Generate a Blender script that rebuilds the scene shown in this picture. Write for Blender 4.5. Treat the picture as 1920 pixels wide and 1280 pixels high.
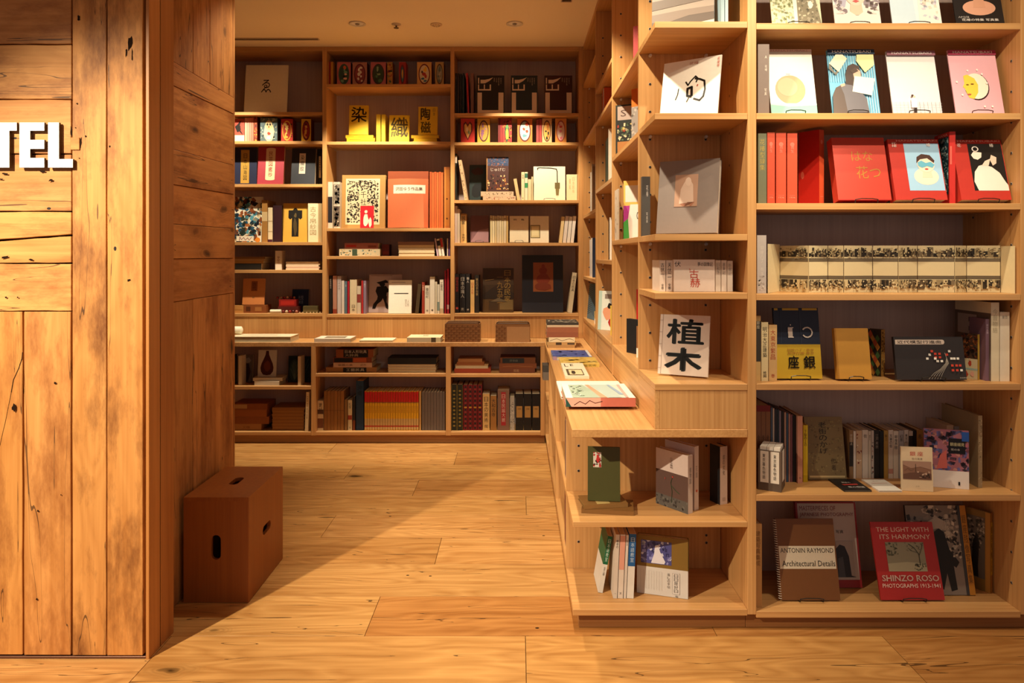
import bpy, math, random
from math import sin, cos, pi, radians, tan
from mathutils import Matrix, Vector
random.seed(7)
S = bpy.context.scene
COL = S.collection
for o in list(bpy.data.objects):
    bpy.data.objects.remove(o)

# ---------------------------------------------------------------- camera, world, lights, exposure
F, CX, CY, H = 1340.0, 970.0, 478.0, 1.42          # focal length in px, vanishing point, eye height
cam = bpy.data.cameras.new('camera')
cam.sensor_fit = 'HORIZONTAL'
cam.sensor_width = 36.0
cam.lens = 36.0 * F / 1920
cam.shift_x = (960 - CX) / 1920
cam.shift_y = (CY - 640) / 1920
cam.clip_start = 0.05
cob = bpy.data.objects.new('camera', cam)
cob.location = (0, 0, H)
cob.rotation_euler = (pi / 2, 0, 0)
COL.objects.link(cob)
S.camera = cob

S.view_settings.view_transform = 'Standard'
S.view_settings.look = 'None'
S.view_settings.gamma = 1.0
S.view_settings.use_curve_mapping = False
S.view_settings.exposure = 0.22
S.cycles.max_bounces = 8
S.cycles.diffuse_bounces = 5
S.cycles.glossy_bounces = 3
S.cycles.use_denoising = True
S.cycles.sample_clamp_indirect = 4.0

W = bpy.data.worlds.new('world')
S.world = W
W.use_nodes = True
W.node_tree.nodes['Background'].inputs[0].default_value = (1.0, 0.80, 0.69, 1)
W.node_tree.nodes['Background'].inputs[1].default_value = 0.31

def spot(name, loc, to, power, size, blend=0.25, rad=0.025, col=(1.0, 0.865, 0.63)):
    l = bpy.data.lights.new(name, 'SPOT')
    l.energy = power
    l.color = col
    l.spot_size = radians(size)
    l.spot_blend = blend
    l.shadow_soft_size = rad
    o = bpy.data.objects.new(name, l)
    o.location = loc
    d = Vector(to) - Vector(loc)
    o.rotation_euler = d.to_track_quat('-Z', 'Y').to_euler()
    COL.objects.link(o)
    return o

CEIL = 3.07
# adjustable ceiling spots over the display bay and the end of the shelving
spot('spot_lamp', (1.25, 1.35, 3.0), (1.42, 2.80, 2.05), 108, 56, 0.8)
spot('spot_lamp', (1.38, 1.85, 3.0), (1.42, 2.75, 1.00), 62, 62, 0.8)
spot('spot_lamp', (1.05, 1.55, 3.0), (0.72, 2.85, 1.75), 75, 44, 0.6)
# wall washing spots of the aisle
spot('spot_lamp', (-0.02, 2.25, 3.03), (0.62, 3.0, 1.2), 120, 80, 0.5)
spot('spot_lamp', (-0.02, 3.60, 3.03), (0.50, 3.90, 1.0), 130, 84, 0.5)
spot('spot_lamp', (-0.02, 5.06, 3.03), (-0.02, 5.72, 1.42), 145, 66, 0.45)
spot('spot_lamp', (-1.13, 5.06, 3.03), (-1.13, 5.72, 1.42), 165, 66, 0.45)
spot('spot_lamp', (-2.24, 5.06, 3.03), (-2.10, 5.72, 1.42), 125, 66, 0.45)
spot('spot_lamp', (-1.02, 3.62, 3.03), (-1.15, 3.3, 0), 48, 86, 0.6)
# the lobby spot in front of the timber wall
spot('spot_lamp', (-2.46, 0.32, 2.95), (-1.04, 2.6, 0.64), 720, 52, 0.7, 0.03)

# ---------------------------------------------------------------- helpers
def lin(h):
    if isinstance(h, tuple):
        return h
    h = h.lstrip('#')
    if len(h) == 3:
        h = ''.join(c * 2 for c in h)
    r = []
    for i in (0, 2, 4):
        c = int(h[i:i + 2], 16) / 255
        r.append(c / 12.92 if c <= 0.04045 else ((c + 0.055) / 1.055) ** 2.4)
    return tuple(r)

def X(px, Y):
    return (px - CX) * Y / F

def Z(py, Y):
    return H - (py - CY) * Y / F

class MB:
    def __init__(s):
        s.v, s.f, s.c = [], [], []
    def poly(s, pts, col=(1, 1, 1)):
        n = len(s.v)
        s.v += [tuple(p) for p in pts]
        s.f.append(tuple(range(n, n + len(pts))))
        s.c.append(lin(col))
        return s
    def box(s, x0, x1, y0, y1, z0, z1, col=(1, 1, 1), front=None):
        n = len(s.v)
        s.v += [(x0, y0, z0), (x1, y0, z0), (x1, y1, z0), (x0, y1, z0), (x0, y0, z1), (x1, y0, z1), (x1, y1, z1), (x0, y1, z1)]
        for q in ((0, 3, 2, 1), (4, 5, 6, 7), (0, 1, 5, 4), (1, 2, 6, 5), (2, 3, 7, 6), (3, 0, 4, 7)):
            s.f.append(tuple(n + i for i in q))
            s.c.append(lin(col))
        if front:
            s.c[-4] = lin(front)
        return s
    def prism(s, pts, z0, z1, col=(1, 1, 1)):
        """pts counter-clockwise in plan"""
        n, k = len(s.v), len(pts)
        s.v += [(x, y, z0) for x, y in pts] + [(x, y, z1) for x, y in pts]
        s.f.append(tuple(n + i for i in reversed(range(k))))
        s.f.append(tuple(n + k + i for i in range(k)))
        for i in range(k):
            j = (i + 1) % k
            s.f.append((n + i, n + j, n + k + j, n + k + i))
        s.c += [lin(col)] * (k + 2)
        return s
    def tube(s, pts, r, col=(1, 1, 1), n=6, closed=False):
        pts = [Vector(p) for p in pts]
        base = len(s.v)
        m = len(pts)
        for i, p in enumerate(pts):
            a = pts[i - 1] if i else p
            b = pts[i + 1] if i < m - 1 else p
            d = (b - a).normalized()
            up = Vector((0, 0, 1)) if abs(d.z) < 0.95 else Vector((0, 1, 0))
            u = d.cross(up).normalized()
            w = u.cross(d)
            rr = r[i] if isinstance(r, (list, tuple)) else r
            for k in range(n):
                t = 2 * pi * k / n
                s.v.append(tuple(p + u * (rr * cos(t)) + w * (rr * sin(t))))
        for i in range(m - 1):
            for k in range(n):
                a, b = base + i * n + k, base + i * n + (k + 1) % n
                s.f.append((a, b, b + n, a + n))
                s.c.append(lin(col))
        s.f.append(tuple(base + k for k in reversed(range(n))))
        s.f.append(tuple(base + (m - 1) * n + k for k in range(n)))
        s.c += [lin(col)] * 2
        return s
    def lathe(s, prof, cx, cy, cz, n=24, col=(1, 1, 1), axis='z', cols=None):
        """prof = [(radius, height)...]"""
        base = len(s.v)
        for r, h in prof:
            for k in range(n):
                t = 2 * pi * k / n
                if axis == 'z':
                    s.v.append((cx + r * cos(t), cy + r * sin(t), cz + h))
                elif axis == 'x':
                    s.v.append((cx + h, cy + r * cos(t), cz + r * sin(t)))
                else:
                    s.v.append((cx + r * cos(t), cy + h, cz + r * sin(t)))
        for i in range(len(prof) - 1):
            for k in range(n):
                a, b = base + i * n + k, base + i * n + (k + 1) % n
                s.f.append((a, b, b + n, a + n))
                s.c.append(lin(cols[i] if cols else col))
        return s
    def build(s, name, mat, parent=None, loc=None, rot=None, bevel=0, smooth=False):
        me = bpy.data.meshes.new(name)
        me.from_pydata(s.v, [], s.f)
        a = me.attributes.new('Col', 'FLOAT_COLOR', 'FACE')
        flat = []
        for c in s.c:
            flat += [c[0], c[1], c[2], 1.0]
        a.data.foreach_set('color', flat)
        if smooth:
            me.polygons.foreach_set('use_smooth', [True] * len(s.f))
        me.materials.append(mat)
        me.update()
        o = bpy.data.objects.new(name, me)
        COL.objects.link(o)
        if parent is not None:
            o.parent = parent
        if loc is not None:
            o.location = loc
        if rot is not None:
            o.rotation_euler = rot
        if bevel:
            m = o.modifiers.new('bevel', 'BEVEL')
            m.width = bevel
            m.segments = 1
            m.limit_method = 'ANGLE'
        return o

def tag(o, label, cat, group=None, kind=None):
    if label:
        o['label'] = label
    if cat:
        o['category'] = cat
    if group:
        o['group'] = group
    if kind:
        o['kind'] = kind
    return o

def empty(name, loc, label=None, cat=None, group=None, kind=None, rz=0):
    o = bpy.data.objects.new(name, None)
    o.location = loc
    o.rotation_euler = (0, 0, rz)
    o.empty_display_size = 0.05
    COL.objects.link(o)
    return tag(o, label, cat, group, kind)

# ---------------------------------------------------------------- materials
class NT:
    def __init__(s, name):
        s.m = bpy.data.materials.new(name)
        s.m.use_nodes = True
        s.t = s.m.node_tree
        s.n = s.t.nodes
        s.b = s.n['Principled BSDF']
    def node(s, typ, **kw):
        n = s.n.new(typ)
        for k, v in kw.items():
            if k.startswith('i_'):
                n.inputs[k[2:].replace('_', ' ')].default_value = v
            else:
                setattr(n, k, v)
        return n
    def link(s, a, b):
        s.t.links.new(a, b)
    def math(s, op, a, b=None, c=None, clamp=False):
        n = s.n.new('ShaderNodeMath')
        n.operation = op
        n.use_clamp = clamp
        for i, v in enumerate((a, b, c)):
            if v is None:
                continue
            if isinstance(v, (int, float)):
                n.inputs[i].default_value = v
            else:
                s.link(v, n.inputs[i])
        return n.outputs[0]
    def mix(s, fac, a, b, mode='MIX'):
        n = s.n.new('ShaderNodeMix')
        n.data_type = 'RGBA'
        n.blend_type = mode
        for i, v in ((0, fac), (6, a), (7, b)):
            if isinstance(v, (int, float)):
                n.inputs[i].default_value = v
            elif isinstance(v, tuple):
                n.inputs[i].default_value = v + (1,) if len(v) == 3 else v
            else:
                s.link(v, n.inputs[i])
        return n.outputs[2]
    def ramp(s, fac, stops):
        n = s.n.new('ShaderNodeValToRGB')
        e = n.color_ramp.elements
        while len(e) < len(stops):
            e.new(0.5)
        for el, (p, c) in zip(e, stops):
            el.position = p
            el.color = tuple(c) + (1,) if len(c) == 3 else c
        s.link(fac, n.inputs[0])
        return n.outputs[0]
    def attr(s):
        n = s.n.new('ShaderNodeAttribute')
        n.attribute_name = 'Col'
        return n.outputs[0]

def mat_paint(name, rough=0.5, spec=0.4, var=0.06, metal=0.0):
    t = NT(name)
    tc = t.node('ShaderNodeTexCoord')
    nz = t.node('ShaderNodeTexNoise', i_Scale=60.0, i_Detail=3.0)
    t.link(tc.outputs['Object'], nz.inputs['Vector'])
    v = t.math('MULTIPLY_ADD', nz.outputs[0], var * 2, 1 - var)
    cb = t.node('ShaderNodeCombineColor')
    for i in range(3):
        t.link(v, cb.inputs[i])
    t.link(t.mix(1.0, t.attr(), cb.outputs[0], 'MULTIPLY'), t.b.inputs['Base Color'])
    t.b.inputs['Roughness'].default_value = rough
    t.b.inputs['Specular IOR Level'].default_value = spec
    t.b.inputs['Metallic'].default_value = metal
    return t.m

def mat_pages():
    t = NT('paper_pages')
    tc = t.node('ShaderNodeTexCoord')
    nz = t.node('ShaderNodeTexNoise', i_Scale=400.0, i_Detail=2.0)
    t.link(tc.outputs['Object'], nz.inputs['Vector'])
    t.link(t.mix(1.0, t.attr(), t.ramp(nz.outputs[0], [(0.3, (.72, .70, .66)), (0.7, (1, 1, 1))]), 'MULTIPLY'), t.b.inputs['Base Color'])
    t.b.inputs['Roughness'].default_value = 0.8
    t.b.inputs['Specular IOR Level'].default_value = 0.2
    return t.m

def mat_wood(name, light, dark, axis, fine=70.0, rough=0.45, contrast=0.5, rings=0.0, knots=0.0, stain=None, bump=0.05, holes=0.0, spec=0.35, normal=None, stain_lo=.47):
    """straight grain along `axis`; rings = cathedral figure, knots, stain = dark patches, holes = nail holes"""
    t = NT(name)
    tc = t.node('ShaderNodeTexCoord')
    oi = t.node('ShaderNodeObjectInfo')
    off = t.node('ShaderNodeCombineXYZ')
    for i, k in enumerate((13.1, 7.7, 9.3)):
        t.link(t.math('MULTIPLY', oi.outputs['Random'], k), off.inputs[i])
    add = t.node('ShaderNodeVectorMath', operation='ADD')
    t.link(tc.outputs['Object'], add.inputs[0])
    t.link(off.outputs[0], add.inputs[1])
    P = add.outputs[0]
    ai = 'xyz'.index(axis)
    def mapped(along, across, flat=False):
        m = t.node('ShaderNodeMapping')
        sc = [across] * 3
        sc[ai] = along
        if flat and normal:
            sc['xyz'.index(normal)] = 0.0
        m.inputs['Scale'].default_value = sc
        t.link(P, m.inputs['Vector'])
        return m.outputs[0]
    n1 = t.node('ShaderNodeTexNoise', i_Scale=1.0, i_Detail=5.0, i_Roughness=0.6, i_Distortion=0.15)
    t.link(mapped(1.3, fine), n1.inputs['Vector'])
    n2 = t.node('ShaderNodeTexNoise', i_Scale=1.0, i_Detail=3.0, i_Distortion=0.4)
    t.link(mapped(0.6, 6.0), n2.inputs['Vector'])
    g = t.math('ADD', t.math('MULTIPLY', n1.outputs[0], 0.62), t.math('MULTIPLY', n2.outputs[0], 0.38))
    if rings:
        nd = t.node('ShaderNodeTexNoise', i_Scale=1.0, i_Detail=2.0)
        t.link(mapped(0.9, 4.5), nd.inputs['Vector'])
        fr = t.math('PINGPONG', t.math('MULTIPLY', nd.outputs[0], 16.0), 0.5)
        g = t.math('ADD', t.math('MULTIPLY', g, 1 - rings), t.math('MULTIPLY', fr, rings * 1.6))
    lo, hi = 0.5 - 0.22 / max(contrast, .2) * .5, 0.5 + 0.22 / max(contrast, .2) * .5
    col = t.ramp(g, [(max(lo, 0), dark), (min(hi, 1), light)])
    h = g
    if knots:
        vo = t.node('ShaderNodeTexVoronoi', i_Scale=1.0, i_Randomness=1.0)
        m = mapped(2.0, 4.5, True)
        nd2 = t.node('ShaderNodeTexNoise', i_Scale=9.0, i_Detail=2.0)
        t.link(P, nd2.inputs['Vector'])
        ad = t.node('ShaderNodeVectorMath', operation='MULTIPLY_ADD')
        t.link(nd2.outputs[1], ad.inputs[0])
        ad.inputs[1].default_value = (.22, .22, .22)
        t.link(m, ad.inputs[2])
        t.link(ad.outputs[0], vo.inputs['Vector'])
        # only some cells carry a knot
        sep = t.node('ShaderNodeSeparateColor')
        t.link(vo.outputs['Color'], sep.inputs[0])
        on = t.math('LESS_THAN', sep.outputs[0], knots)
        d = vo.outputs['Distance']
        halo = t.math('MULTIPLY', t.math('SMOOTH_MIN', t.math('MULTIPLY_ADD', d, -3.6, 1.0, clamp=True), 1.0, 0.1), on)
        core = t.math('MULTIPLY', t.math('MULTIPLY_ADD', d, -16.0, 1.5, clamp=True), on)
        rg = t.math('PINGPONG', t.math('MULTIPLY', d, 22.0), 0.5)
        halo = t.math('MULTIPLY', halo, t.math('MULTIPLY_ADD', rg, 1.0, 0.35))
        col = t.mix(halo, col, tuple(c * 0.55 for c in dark))
        col = t.mix(core, col, tuple(c * 0.16 for c in dark))
    if stain:
        ns = t.node('ShaderNodeTexNoise', i_Scale=1.0, i_Detail=6.0, i_Roughness=0.7)
        t.link(mapped(2.2, 7.0), ns.inputs['Vector'])
        sm = t.ramp(ns.outputs[0], [(stain_lo, (0, 0, 0)), (stain_lo + .22, (.95, .95, .95))])
        col = t.mix(sm, col, stain)
    if holes:
        vh = t.node('ShaderNodeTexVoronoi', i_Scale=1.0, i_Randomness=1.0)
        t.link(mapped(7.0, 11.0, True), vh.inputs['Vector'])
        sp = t.node('ShaderNodeSeparateColor')
        t.link(vh.outputs['Color'], sp.inputs[0])
        hm = t.math('MULTIPLY', t.math('LESS_THAN', vh.outputs['Distance'], 0.055), t.math('LESS_THAN', sp.outputs[1], holes))
        col = t.mix(hm, col, (.012, .006, .003))
        # drying checks along the grain
        nc = t.node('ShaderNodeTexNoise', i_Scale=1.0, i_Detail=2.0, i_Distortion=0.6)
        t.link(mapped(0.9, 17.0), nc.inputs['Vector'])
        ck = t.math('LESS_THAN', t.math('ABSOLUTE', t.math('SUBTRACT', nc.outputs[0], 0.60)), 0.0035)
        col = t.mix(t.math('MULTIPLY', ck, 0.75), col, (.03, .014, .006))
    col = t.mix(1.0, col, t.attr(), 'MULTIPLY')
    t.link(col, t.b.inputs['Base Color'])
    t.b.inputs['Roughness'].default_value = rough
    t.b.inputs['Specular IOR Level'].default_value = spec
    if bump:
        bp = t.node('ShaderNodeBump', i_Strength=bump, i_Distance=0.004)
        t.link(h, bp.inputs['Height'])
        t.link(bp.outputs[0], t.b.inputs['Normal'])
    return t.m

OL, OD = (.66, .36, .135), (.46, .22, .07)
M_paint = mat_paint('printed_board', 0.5)
M_gloss = mat_paint('coated_board', 0.3, 0.5, 0.02)
M_print = mat_paint('ink_print', 0.5, 0.35, 0.03)
M_pages = mat_pages()
M_metal = mat_paint('blackened_wire', 0.35, 0.5, 0.02, 0.6)
M_white = mat_paint('white_lacquer', 0.4, 0.4, 0.01)
OAK = {a: mat_wood('oak_veneer_' + a, OL, OD, a, 90, 0.42, 0.7) for a in 'xyz'}
M_back = mat_wood('oak_back_panel', (.56, .425, .375), (.42, .31, .275), 'z', 110, 0.5, 0.5)
M_floor = mat_wood('oak_floor', (.66, .36, .12), (.42, .195, .052), 'x', 38, 0.38, 0.8, rings=0.16, knots=0.11, bump=0.04, spec=0.3, normal='z', holes=0.10)
RL, RD = (.68, .355, .125), (.45, .20, .055)
def rec(n, ax, nor, st=(.25, .085, .02), lo=.47):
    return mat_wood('reclaimed_timber_' + n, RL, RD, ax, 46, 0.6, 0.7, rings=0.10, knots=0.20, stain=st, bump=0.4, holes=0.22, normal=nor, stain_lo=lo)
REC = {'post': rec('old_post', 'z', 'y', (.15, .048, .011), .44), 'x': rec('level', 'x', 'y'), 'z': rec('upright', 'z', 'y'), 'y': rec('return_level', 'y', 'x'), 'rz': rec('return_upright', 'z', 'x')}
M_jamb = mat_wood('smooth_jamb', (.52, .23, .065), (.33, .125, .03), 'z', 45, 0.45, 0.5)
M_stool = mat_wood('chestnut_stool', (.34, .105, .018), (.20, .05, .008), 'z', 60, 0.4, 0.4)
M_dark = mat_paint('dark_void', 0.9, 0.1, 0.0)
M_ceil = mat_paint('ceiling_plaster', 0.9, 0.1, 0.015)

# ---------------------------------------------------------------- flat print: glyphs and little drawings
_gl = {}
_tc = bpy.data.curves.new('lettering', 'FONT')
_tc.resolution_u = 2
_to = bpy.data.objects.new('lettering', _tc)

def glyph(s):
    """2D verts and faces of a line of text (Blender's own font), height 1 = em"""
    key = s
    if key not in _gl:
        _tc.body = s
        me = bpy.data.meshes.new_from_object(_to)
        vs = [(v.co.x, v.co.y) for v in me.vertices]
        fs = [tuple(p.vertices) for p in me.polygons]
        bpy.data.meshes.remove(me)
        if not vs:
            vs, fs = [(0, 0), (.5, 0), (.5, .01)], []
        x0, x1 = min(v[0] for v in vs), max(v[0] for v in vs)
        y0, y1 = min(v[1] for v in vs), max(v[1] for v in vs)
        _gl[key] = (vs, fs, x0, x1, y0, y1)
    return _gl[key]

class Art:
    """drawing on a flat face: m maps (u, v, layer) in metres to 3D; a, b = width, height of the face"""
    def __init__(s, m, a, b, e=0.00035):
        s.m, s.a, s.b, s.e, s.k, s.mb = m, a, b, e, 1, MB()
    def pt(s, u, v):
        return s.m(u * s.a, v * s.b, s.k * s.e)
    def poly(s, pts, col):
        s.mb.poly([s.pt(*p) for p in pts], col)
    def text(s, txt, u0, v0, u1, v1, col, vert=False, stretch=True):
        w, h = (u1 - u0) * s.a, (v1 - v0) * s.b
        if vert:
            ch = [c for c in txt]
            n = len(ch)
            ph = h / n
            for i, c in enumerate(ch):
                if c != ' ':
                    s._fit(c, u0 * s.a, v0 * s.b + h - (i + 1) * ph + ph * .06, w, ph * .88, col, stretch)
        else:
            s._fit(txt, u0 * s.a, v0 * s.b, w, h, col, stretch)
    def _fit(s, txt, x, y, w, h, col, stretch):
        vs, fs, x0, x1, y0, y1 = glyph(txt)
        sx, sy = w / max(x1 - x0, 1e-3), h / max(y1 - y0, 1e-3)
        if txt in '一ー-・':
            sy = sx
            y += h * .45
        if not stretch:
            sx = sy = min(sx, sy)
        n = len(s.mb.v)
        for (a, b) in vs:
            s.mb.v.append(s.m(x + (a - x0) * sx, y + (b - y0) * sy, s.k * s.e))
        for f in fs:
            s.mb.f.append(tuple(n + i for i in f))
            s.mb.c.append(lin(col))
    def draw(s, items):
        for it in items:
            k = it[0]
            if k == 'r':
                _, u0, v0, u1, v1, c = it
                s.poly([(u0, v0), (u1, v0), (u1, v1), (u0, v1)], c)
            elif k == 'e':
                _, cu, cv, ru, rv, c = it
                s.poly([(cu + ru * cos(2 * pi * i / 24), cv + rv * sin(2 * pi * i / 24)) for i in range(24)], c)
            elif k == 'p':
                s.poly(it[1], it[2])
            elif k == 'l':                                     # stroke through points: ('l', pts, width, col)
                _, pts, wd, c = it
                for (a, b), (a2, b2) in zip(pts, pts[1:]):
                    dx, dy = (a2 - a) * s.a, (b2 - b) * s.b
                    L = math.hypot(dx, dy) or 1e-6
                    nx, ny = -dy / L * wd / 2, dx / L * wd / 2
                    ex, ey = dx / L * wd * .3, dy / L * wd * .3
                    q = [(a * s.a - ex + nx, b * s.b - ey + ny), (a * s.a - ex - nx, b * s.b - ey - ny), (a2 * s.a + ex - nx, b2 * s.b + ey - ny), (a2 * s.a + ex + nx, b2 * s.b + ey + ny)]
                    s.mb.poly([s.m(p[0], p[1], s.k * s.e) for p in q][::-1], c)
            elif k == 't':
                s.text(it[1], it[2], it[3], it[4], it[5], it[6])
            elif k == 'T':                                     # bold: the same glyphs set several times, slightly apart
                d = it[7] if len(it) > 7 else .012
                for du, dv in ((-d, 0), (d, 0), (0, -d * .6), (0, d * .6), (-d * .7, d * .4), (d * .7, -d * .4)):
                    s.text(it[1], it[2] + d + du, it[3] + d + dv, it[4] - d + du, it[5] - d + dv, it[6])
            elif k == 'v':
                s.text(it[1], it[2], it[3], it[4], it[5], it[6], vert=True)
            elif k == 'g':                                     # scattered flecks: u0,v0,u1,v1,count,size,colours
                _, u0, v0, u1, v1, n, sz, cs = it
                for _i in range(n):
                    u, v = random.uniform(u0, u1), random.uniform(v0, v1)
                    du, dv = random.uniform(.4, 1) * sz / s.a, random.uniform(.4, 1) * sz / s.b
                    ang = random.uniform(0, pi)
                    ps = [(u + du * cos(ang + q), v + dv * sin(ang + q)) for q in (0, 1.3, 3.1, 4.4)]
                    s.poly([(min(max(p[0], u0), u1), min(max(p[1], v0), v1)) for p in ps], random.choice(cs))
            s.k += 1
    def build(s, name, parent):
        return s.mb.build(name, M_print, parent)

def nth(n):
    w = ['first', 'second', 'third', 'fourth', 'fifth', 'sixth', 'seventh', 'eighth', 'ninth', 'tenth', 'eleventh', 'twelfth', 'thirteenth', 'fourteenth', 'fifteenth', 'sixteenth', 'seventeenth', 'eighteenth', 'nineteenth', 'twentieth']
    if n <= 20:
        return w[n - 1]
    if n < 30:
        return 'twenty-' + w[n - 21]
    if n == 30:
        return 'thirtieth'
    return 'thirty-' + w[n - 31]

# ================================================================ the setting
YU, YL, YB, YLB = 5.66, 5.38, 5.98, 5.65     # back shelving: upper front, lower front, upper back, lower back
XU, XL = 0.52, 0.21                          # side shelving: upper and lower face
FR, RB = 2.70, 3.05                          # display bay: front, back
CT = 0.762                                   # counter top

# floor: base slab and planks with their own edges
fl = MB().box(-4.4, 3.2, -2.5, 6.2, -0.06, -0.0225, (.10, .045, .015)).build('floor', M_dark)
tag(fl, 'pale oak plank floor running across the shop', None, kind='structure')
joints = {-3: [-2.2, -.4, 1.3], -2: [-2.9, -1.1, .55], -1: [-1.29, .03, 1.36], 0: [-2.4, -.57, .745], 1: [-1.75, .9], 2: [-1.9, -.38, 1.1], 3: [-2.3, -.99],
          4: [-1.5, .05], 5: [-2.6, -.62], 6: [-1.1], 7: [-2.2, -.43], 8: [-1.36], 9: [-2.0, -.2]}
tone_of = {(0, 2): (.80, .66, .55), (0, 1): (1, 1, 1), (2, 1): (.86, .80, .74), (-1, 2): (.93, .88, .80), (-1, 3): (.80, .70, .6), (5, 2): (.84, .76, .70), (7, 2): (.85, .78, .72), (0, 3): (.72, .60, .50)}
rnd = random.Random(3)
for k in range(-7, 11):
    y0 = 2.665 + .31 * k
    js = [-4.3] + joints.get(k, [-2.0 + (k * .77) % 1.6, .2 + (k * .53) % 1.2]) + [3.1]
    for i in range(len(js) - 1):
        tn = tone_of.get((k, i))
        if tn is None:
            q = rnd.uniform(.90, 1.04)
            tn = (q, q * rnd.uniform(.96, 1.0), q * rnd.uniform(.93, 1.0))
        a, b = js[i] + .0011, js[i + 1] - .0011
        if b <= a:
            continue
        MB().box(a, b, y0 + .001, y0 + .309, -.022, 0, tn).build('plank', M_floor, fl, bevel=.0005)

ce = MB().box(-4.4, 3.2, -.6, 6.2, CEIL, CEIL + .06, (.90, .74, .52)).build('ceiling', M_ceil)
tag(ce, 'plain tan plaster ceiling', None, kind='structure')
w = MB().box(-4.4, .9, YB + .03, YB + .1, 0, CEIL, (.4, .3, .2)).build('wall_back', M_ceil)
tag(w, None, None, kind='structure')
w = MB().box(.915, 3.2, RB + .03, YB + .1, 0, CEIL, (.5, .4, .3)).build('wall_right', M_ceil)
tag(w, None, None, kind='structure')
w = MB().box(-4.4, -4.32, 3.5, YB + .03, 0, CEIL, (.5, .4, .3)).build('wall_far_left', M_ceil)
w.name = 'wall_west'
tag(w, None, None, kind='structure')

# ---------------------------------------------------------------- reclaimed timber wall (left)
JX, RX, YF, YR = -1.294, -1.385, 2.517, 3.49
core = MB()
core.box(-4.4, JX - .055, YF + .022, 2.66, 0.0, CEIL, (.05, .022, .01))
core.box(-4.4, RX - .028, 2.66, YR, 0.0, CEIL, (.05, .022, .01))
wl = tag(core.build('wall_left', M_dark), 'wall clad in reclaimed timber planks', None, kind='structure')
PT = .02                                                          # plank thickness
def fx(px):
    return X(px, YF)
def fz(py):
    return Z(py, YF)

def wavy(mb, x0, x1, zb, zt, y0, y1, n, tone, axis='z', amp=.0014, slopes=None, seed=0):
    """plank with slightly uneven long edges; front face at y0; axis = run of the grain; slopes = (bottom dz, top dz) across"""
    r = random.Random(seed)
    A, B = [], []
    for i in range(n + 1):
        t = i / n
        if axis == 'z':
            z = zb + (zt - zb) * t
            A.append((x0 + r.uniform(0, amp), z))
            B.append((x1 - r.uniform(0, amp), z))
        else:
            x = x0 + (x1 - x0) * t
            sb, st = slopes or (0, 0)
            A.append((x, zb + sb * t + r.uniform(0, amp)))
            B.append((x, zt + st * t - r.uniform(0, amp)))
    loop = A + B[::-1]
    if axis == 'z':
        loop = loop[::-1]
    k, m = len(mb.v), len(loop)
    mb.v += [(p[0], y0, p[1]) for p in loop] + [(p[0], y1, p[1]) for p in loop]
    mb.f.append(tuple(range(k, k + m)))
    mb.f.append(tuple(range(k + 2 * m - 1, k + m - 1, -1)))
    for i in range(m):
        j = (i + 1) % m
        mb.f.append((k + i, k + m + i, k + m + j, k + j))
    mb.c += [lin(tone)] * (m + 2)
    return mb

def front_plank(px0, px1, py_top, py_bot, axis, tone, slopes=None, proud=0.0, seed=0, mat=None):
    x0, x1 = fx(px0) + .0012, fx(px1) - .0012
    zt, zb = fz(py_top) - .0012, fz(py_bot) + .0012
    mb = wavy(MB(), x0, x1, zb, zt, YF - proud, YF + PT, 14, tone, axis, .0018, slopes, seed)
    return mb.build('plank', REC[mat or axis], wl, bevel=.0015)

L0 = -175
rows = [(-260, -60), (-60, 83.5), (83.5, 186.5), (186.5, 289), (289, 396.5)]
tones = [(.9, .8, .7), (.86, .74, .62), (1.02, .95, .82), (1.1, 1.0, .9), (1.02, .93, .85), (1.12, 1.02, .85)]
for i, (a, b) in enumerate(rows):
    front_plank(L0, 135, a, b, 'x', tones[i], seed=i, proud=(.0, .003, .001, .004, .002)[i])
sl = (fz(440) - fz(455))
front_plank(L0, 135, 396.5, 463, 'x', (1.12, 1.02, .85), slopes=(sl * 1.55, 0), seed=11, proud=.002)
front_plank(L0, 135, 464, 493.5, 'x', (1.12, 1.03, .88), slopes=(0, sl * 1.5), seed=12, proud=.003)
front_plank(L0, 135, 493.5, 583.5, 'x', (1.22, 1.12, 1.0), seed=13, proud=.003)
BOT = 1227.0
front_plank(L0, -60, 583.5, BOT, 'z', (1.0, .9, .8), seed=14)
front_plank(-60, 43.5, 583.5, BOT, 'z', (1.08, .95, .72), seed=15, proud=.002)
front_plank(45.5, 135, 583.5, BOT, 'z', (1.12, 1.0, .86), seed=16, proud=.004)
front_plank(136.5, 202, -260, BOT, 'z', (1.1, 1.0, .82), seed=17, proud=.006, mat='post')
front_plank(202, 270.5, -260, BOT, 'z', (1.12, 1.0, .80), seed=18, proud=.007, mat='post')
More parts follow.
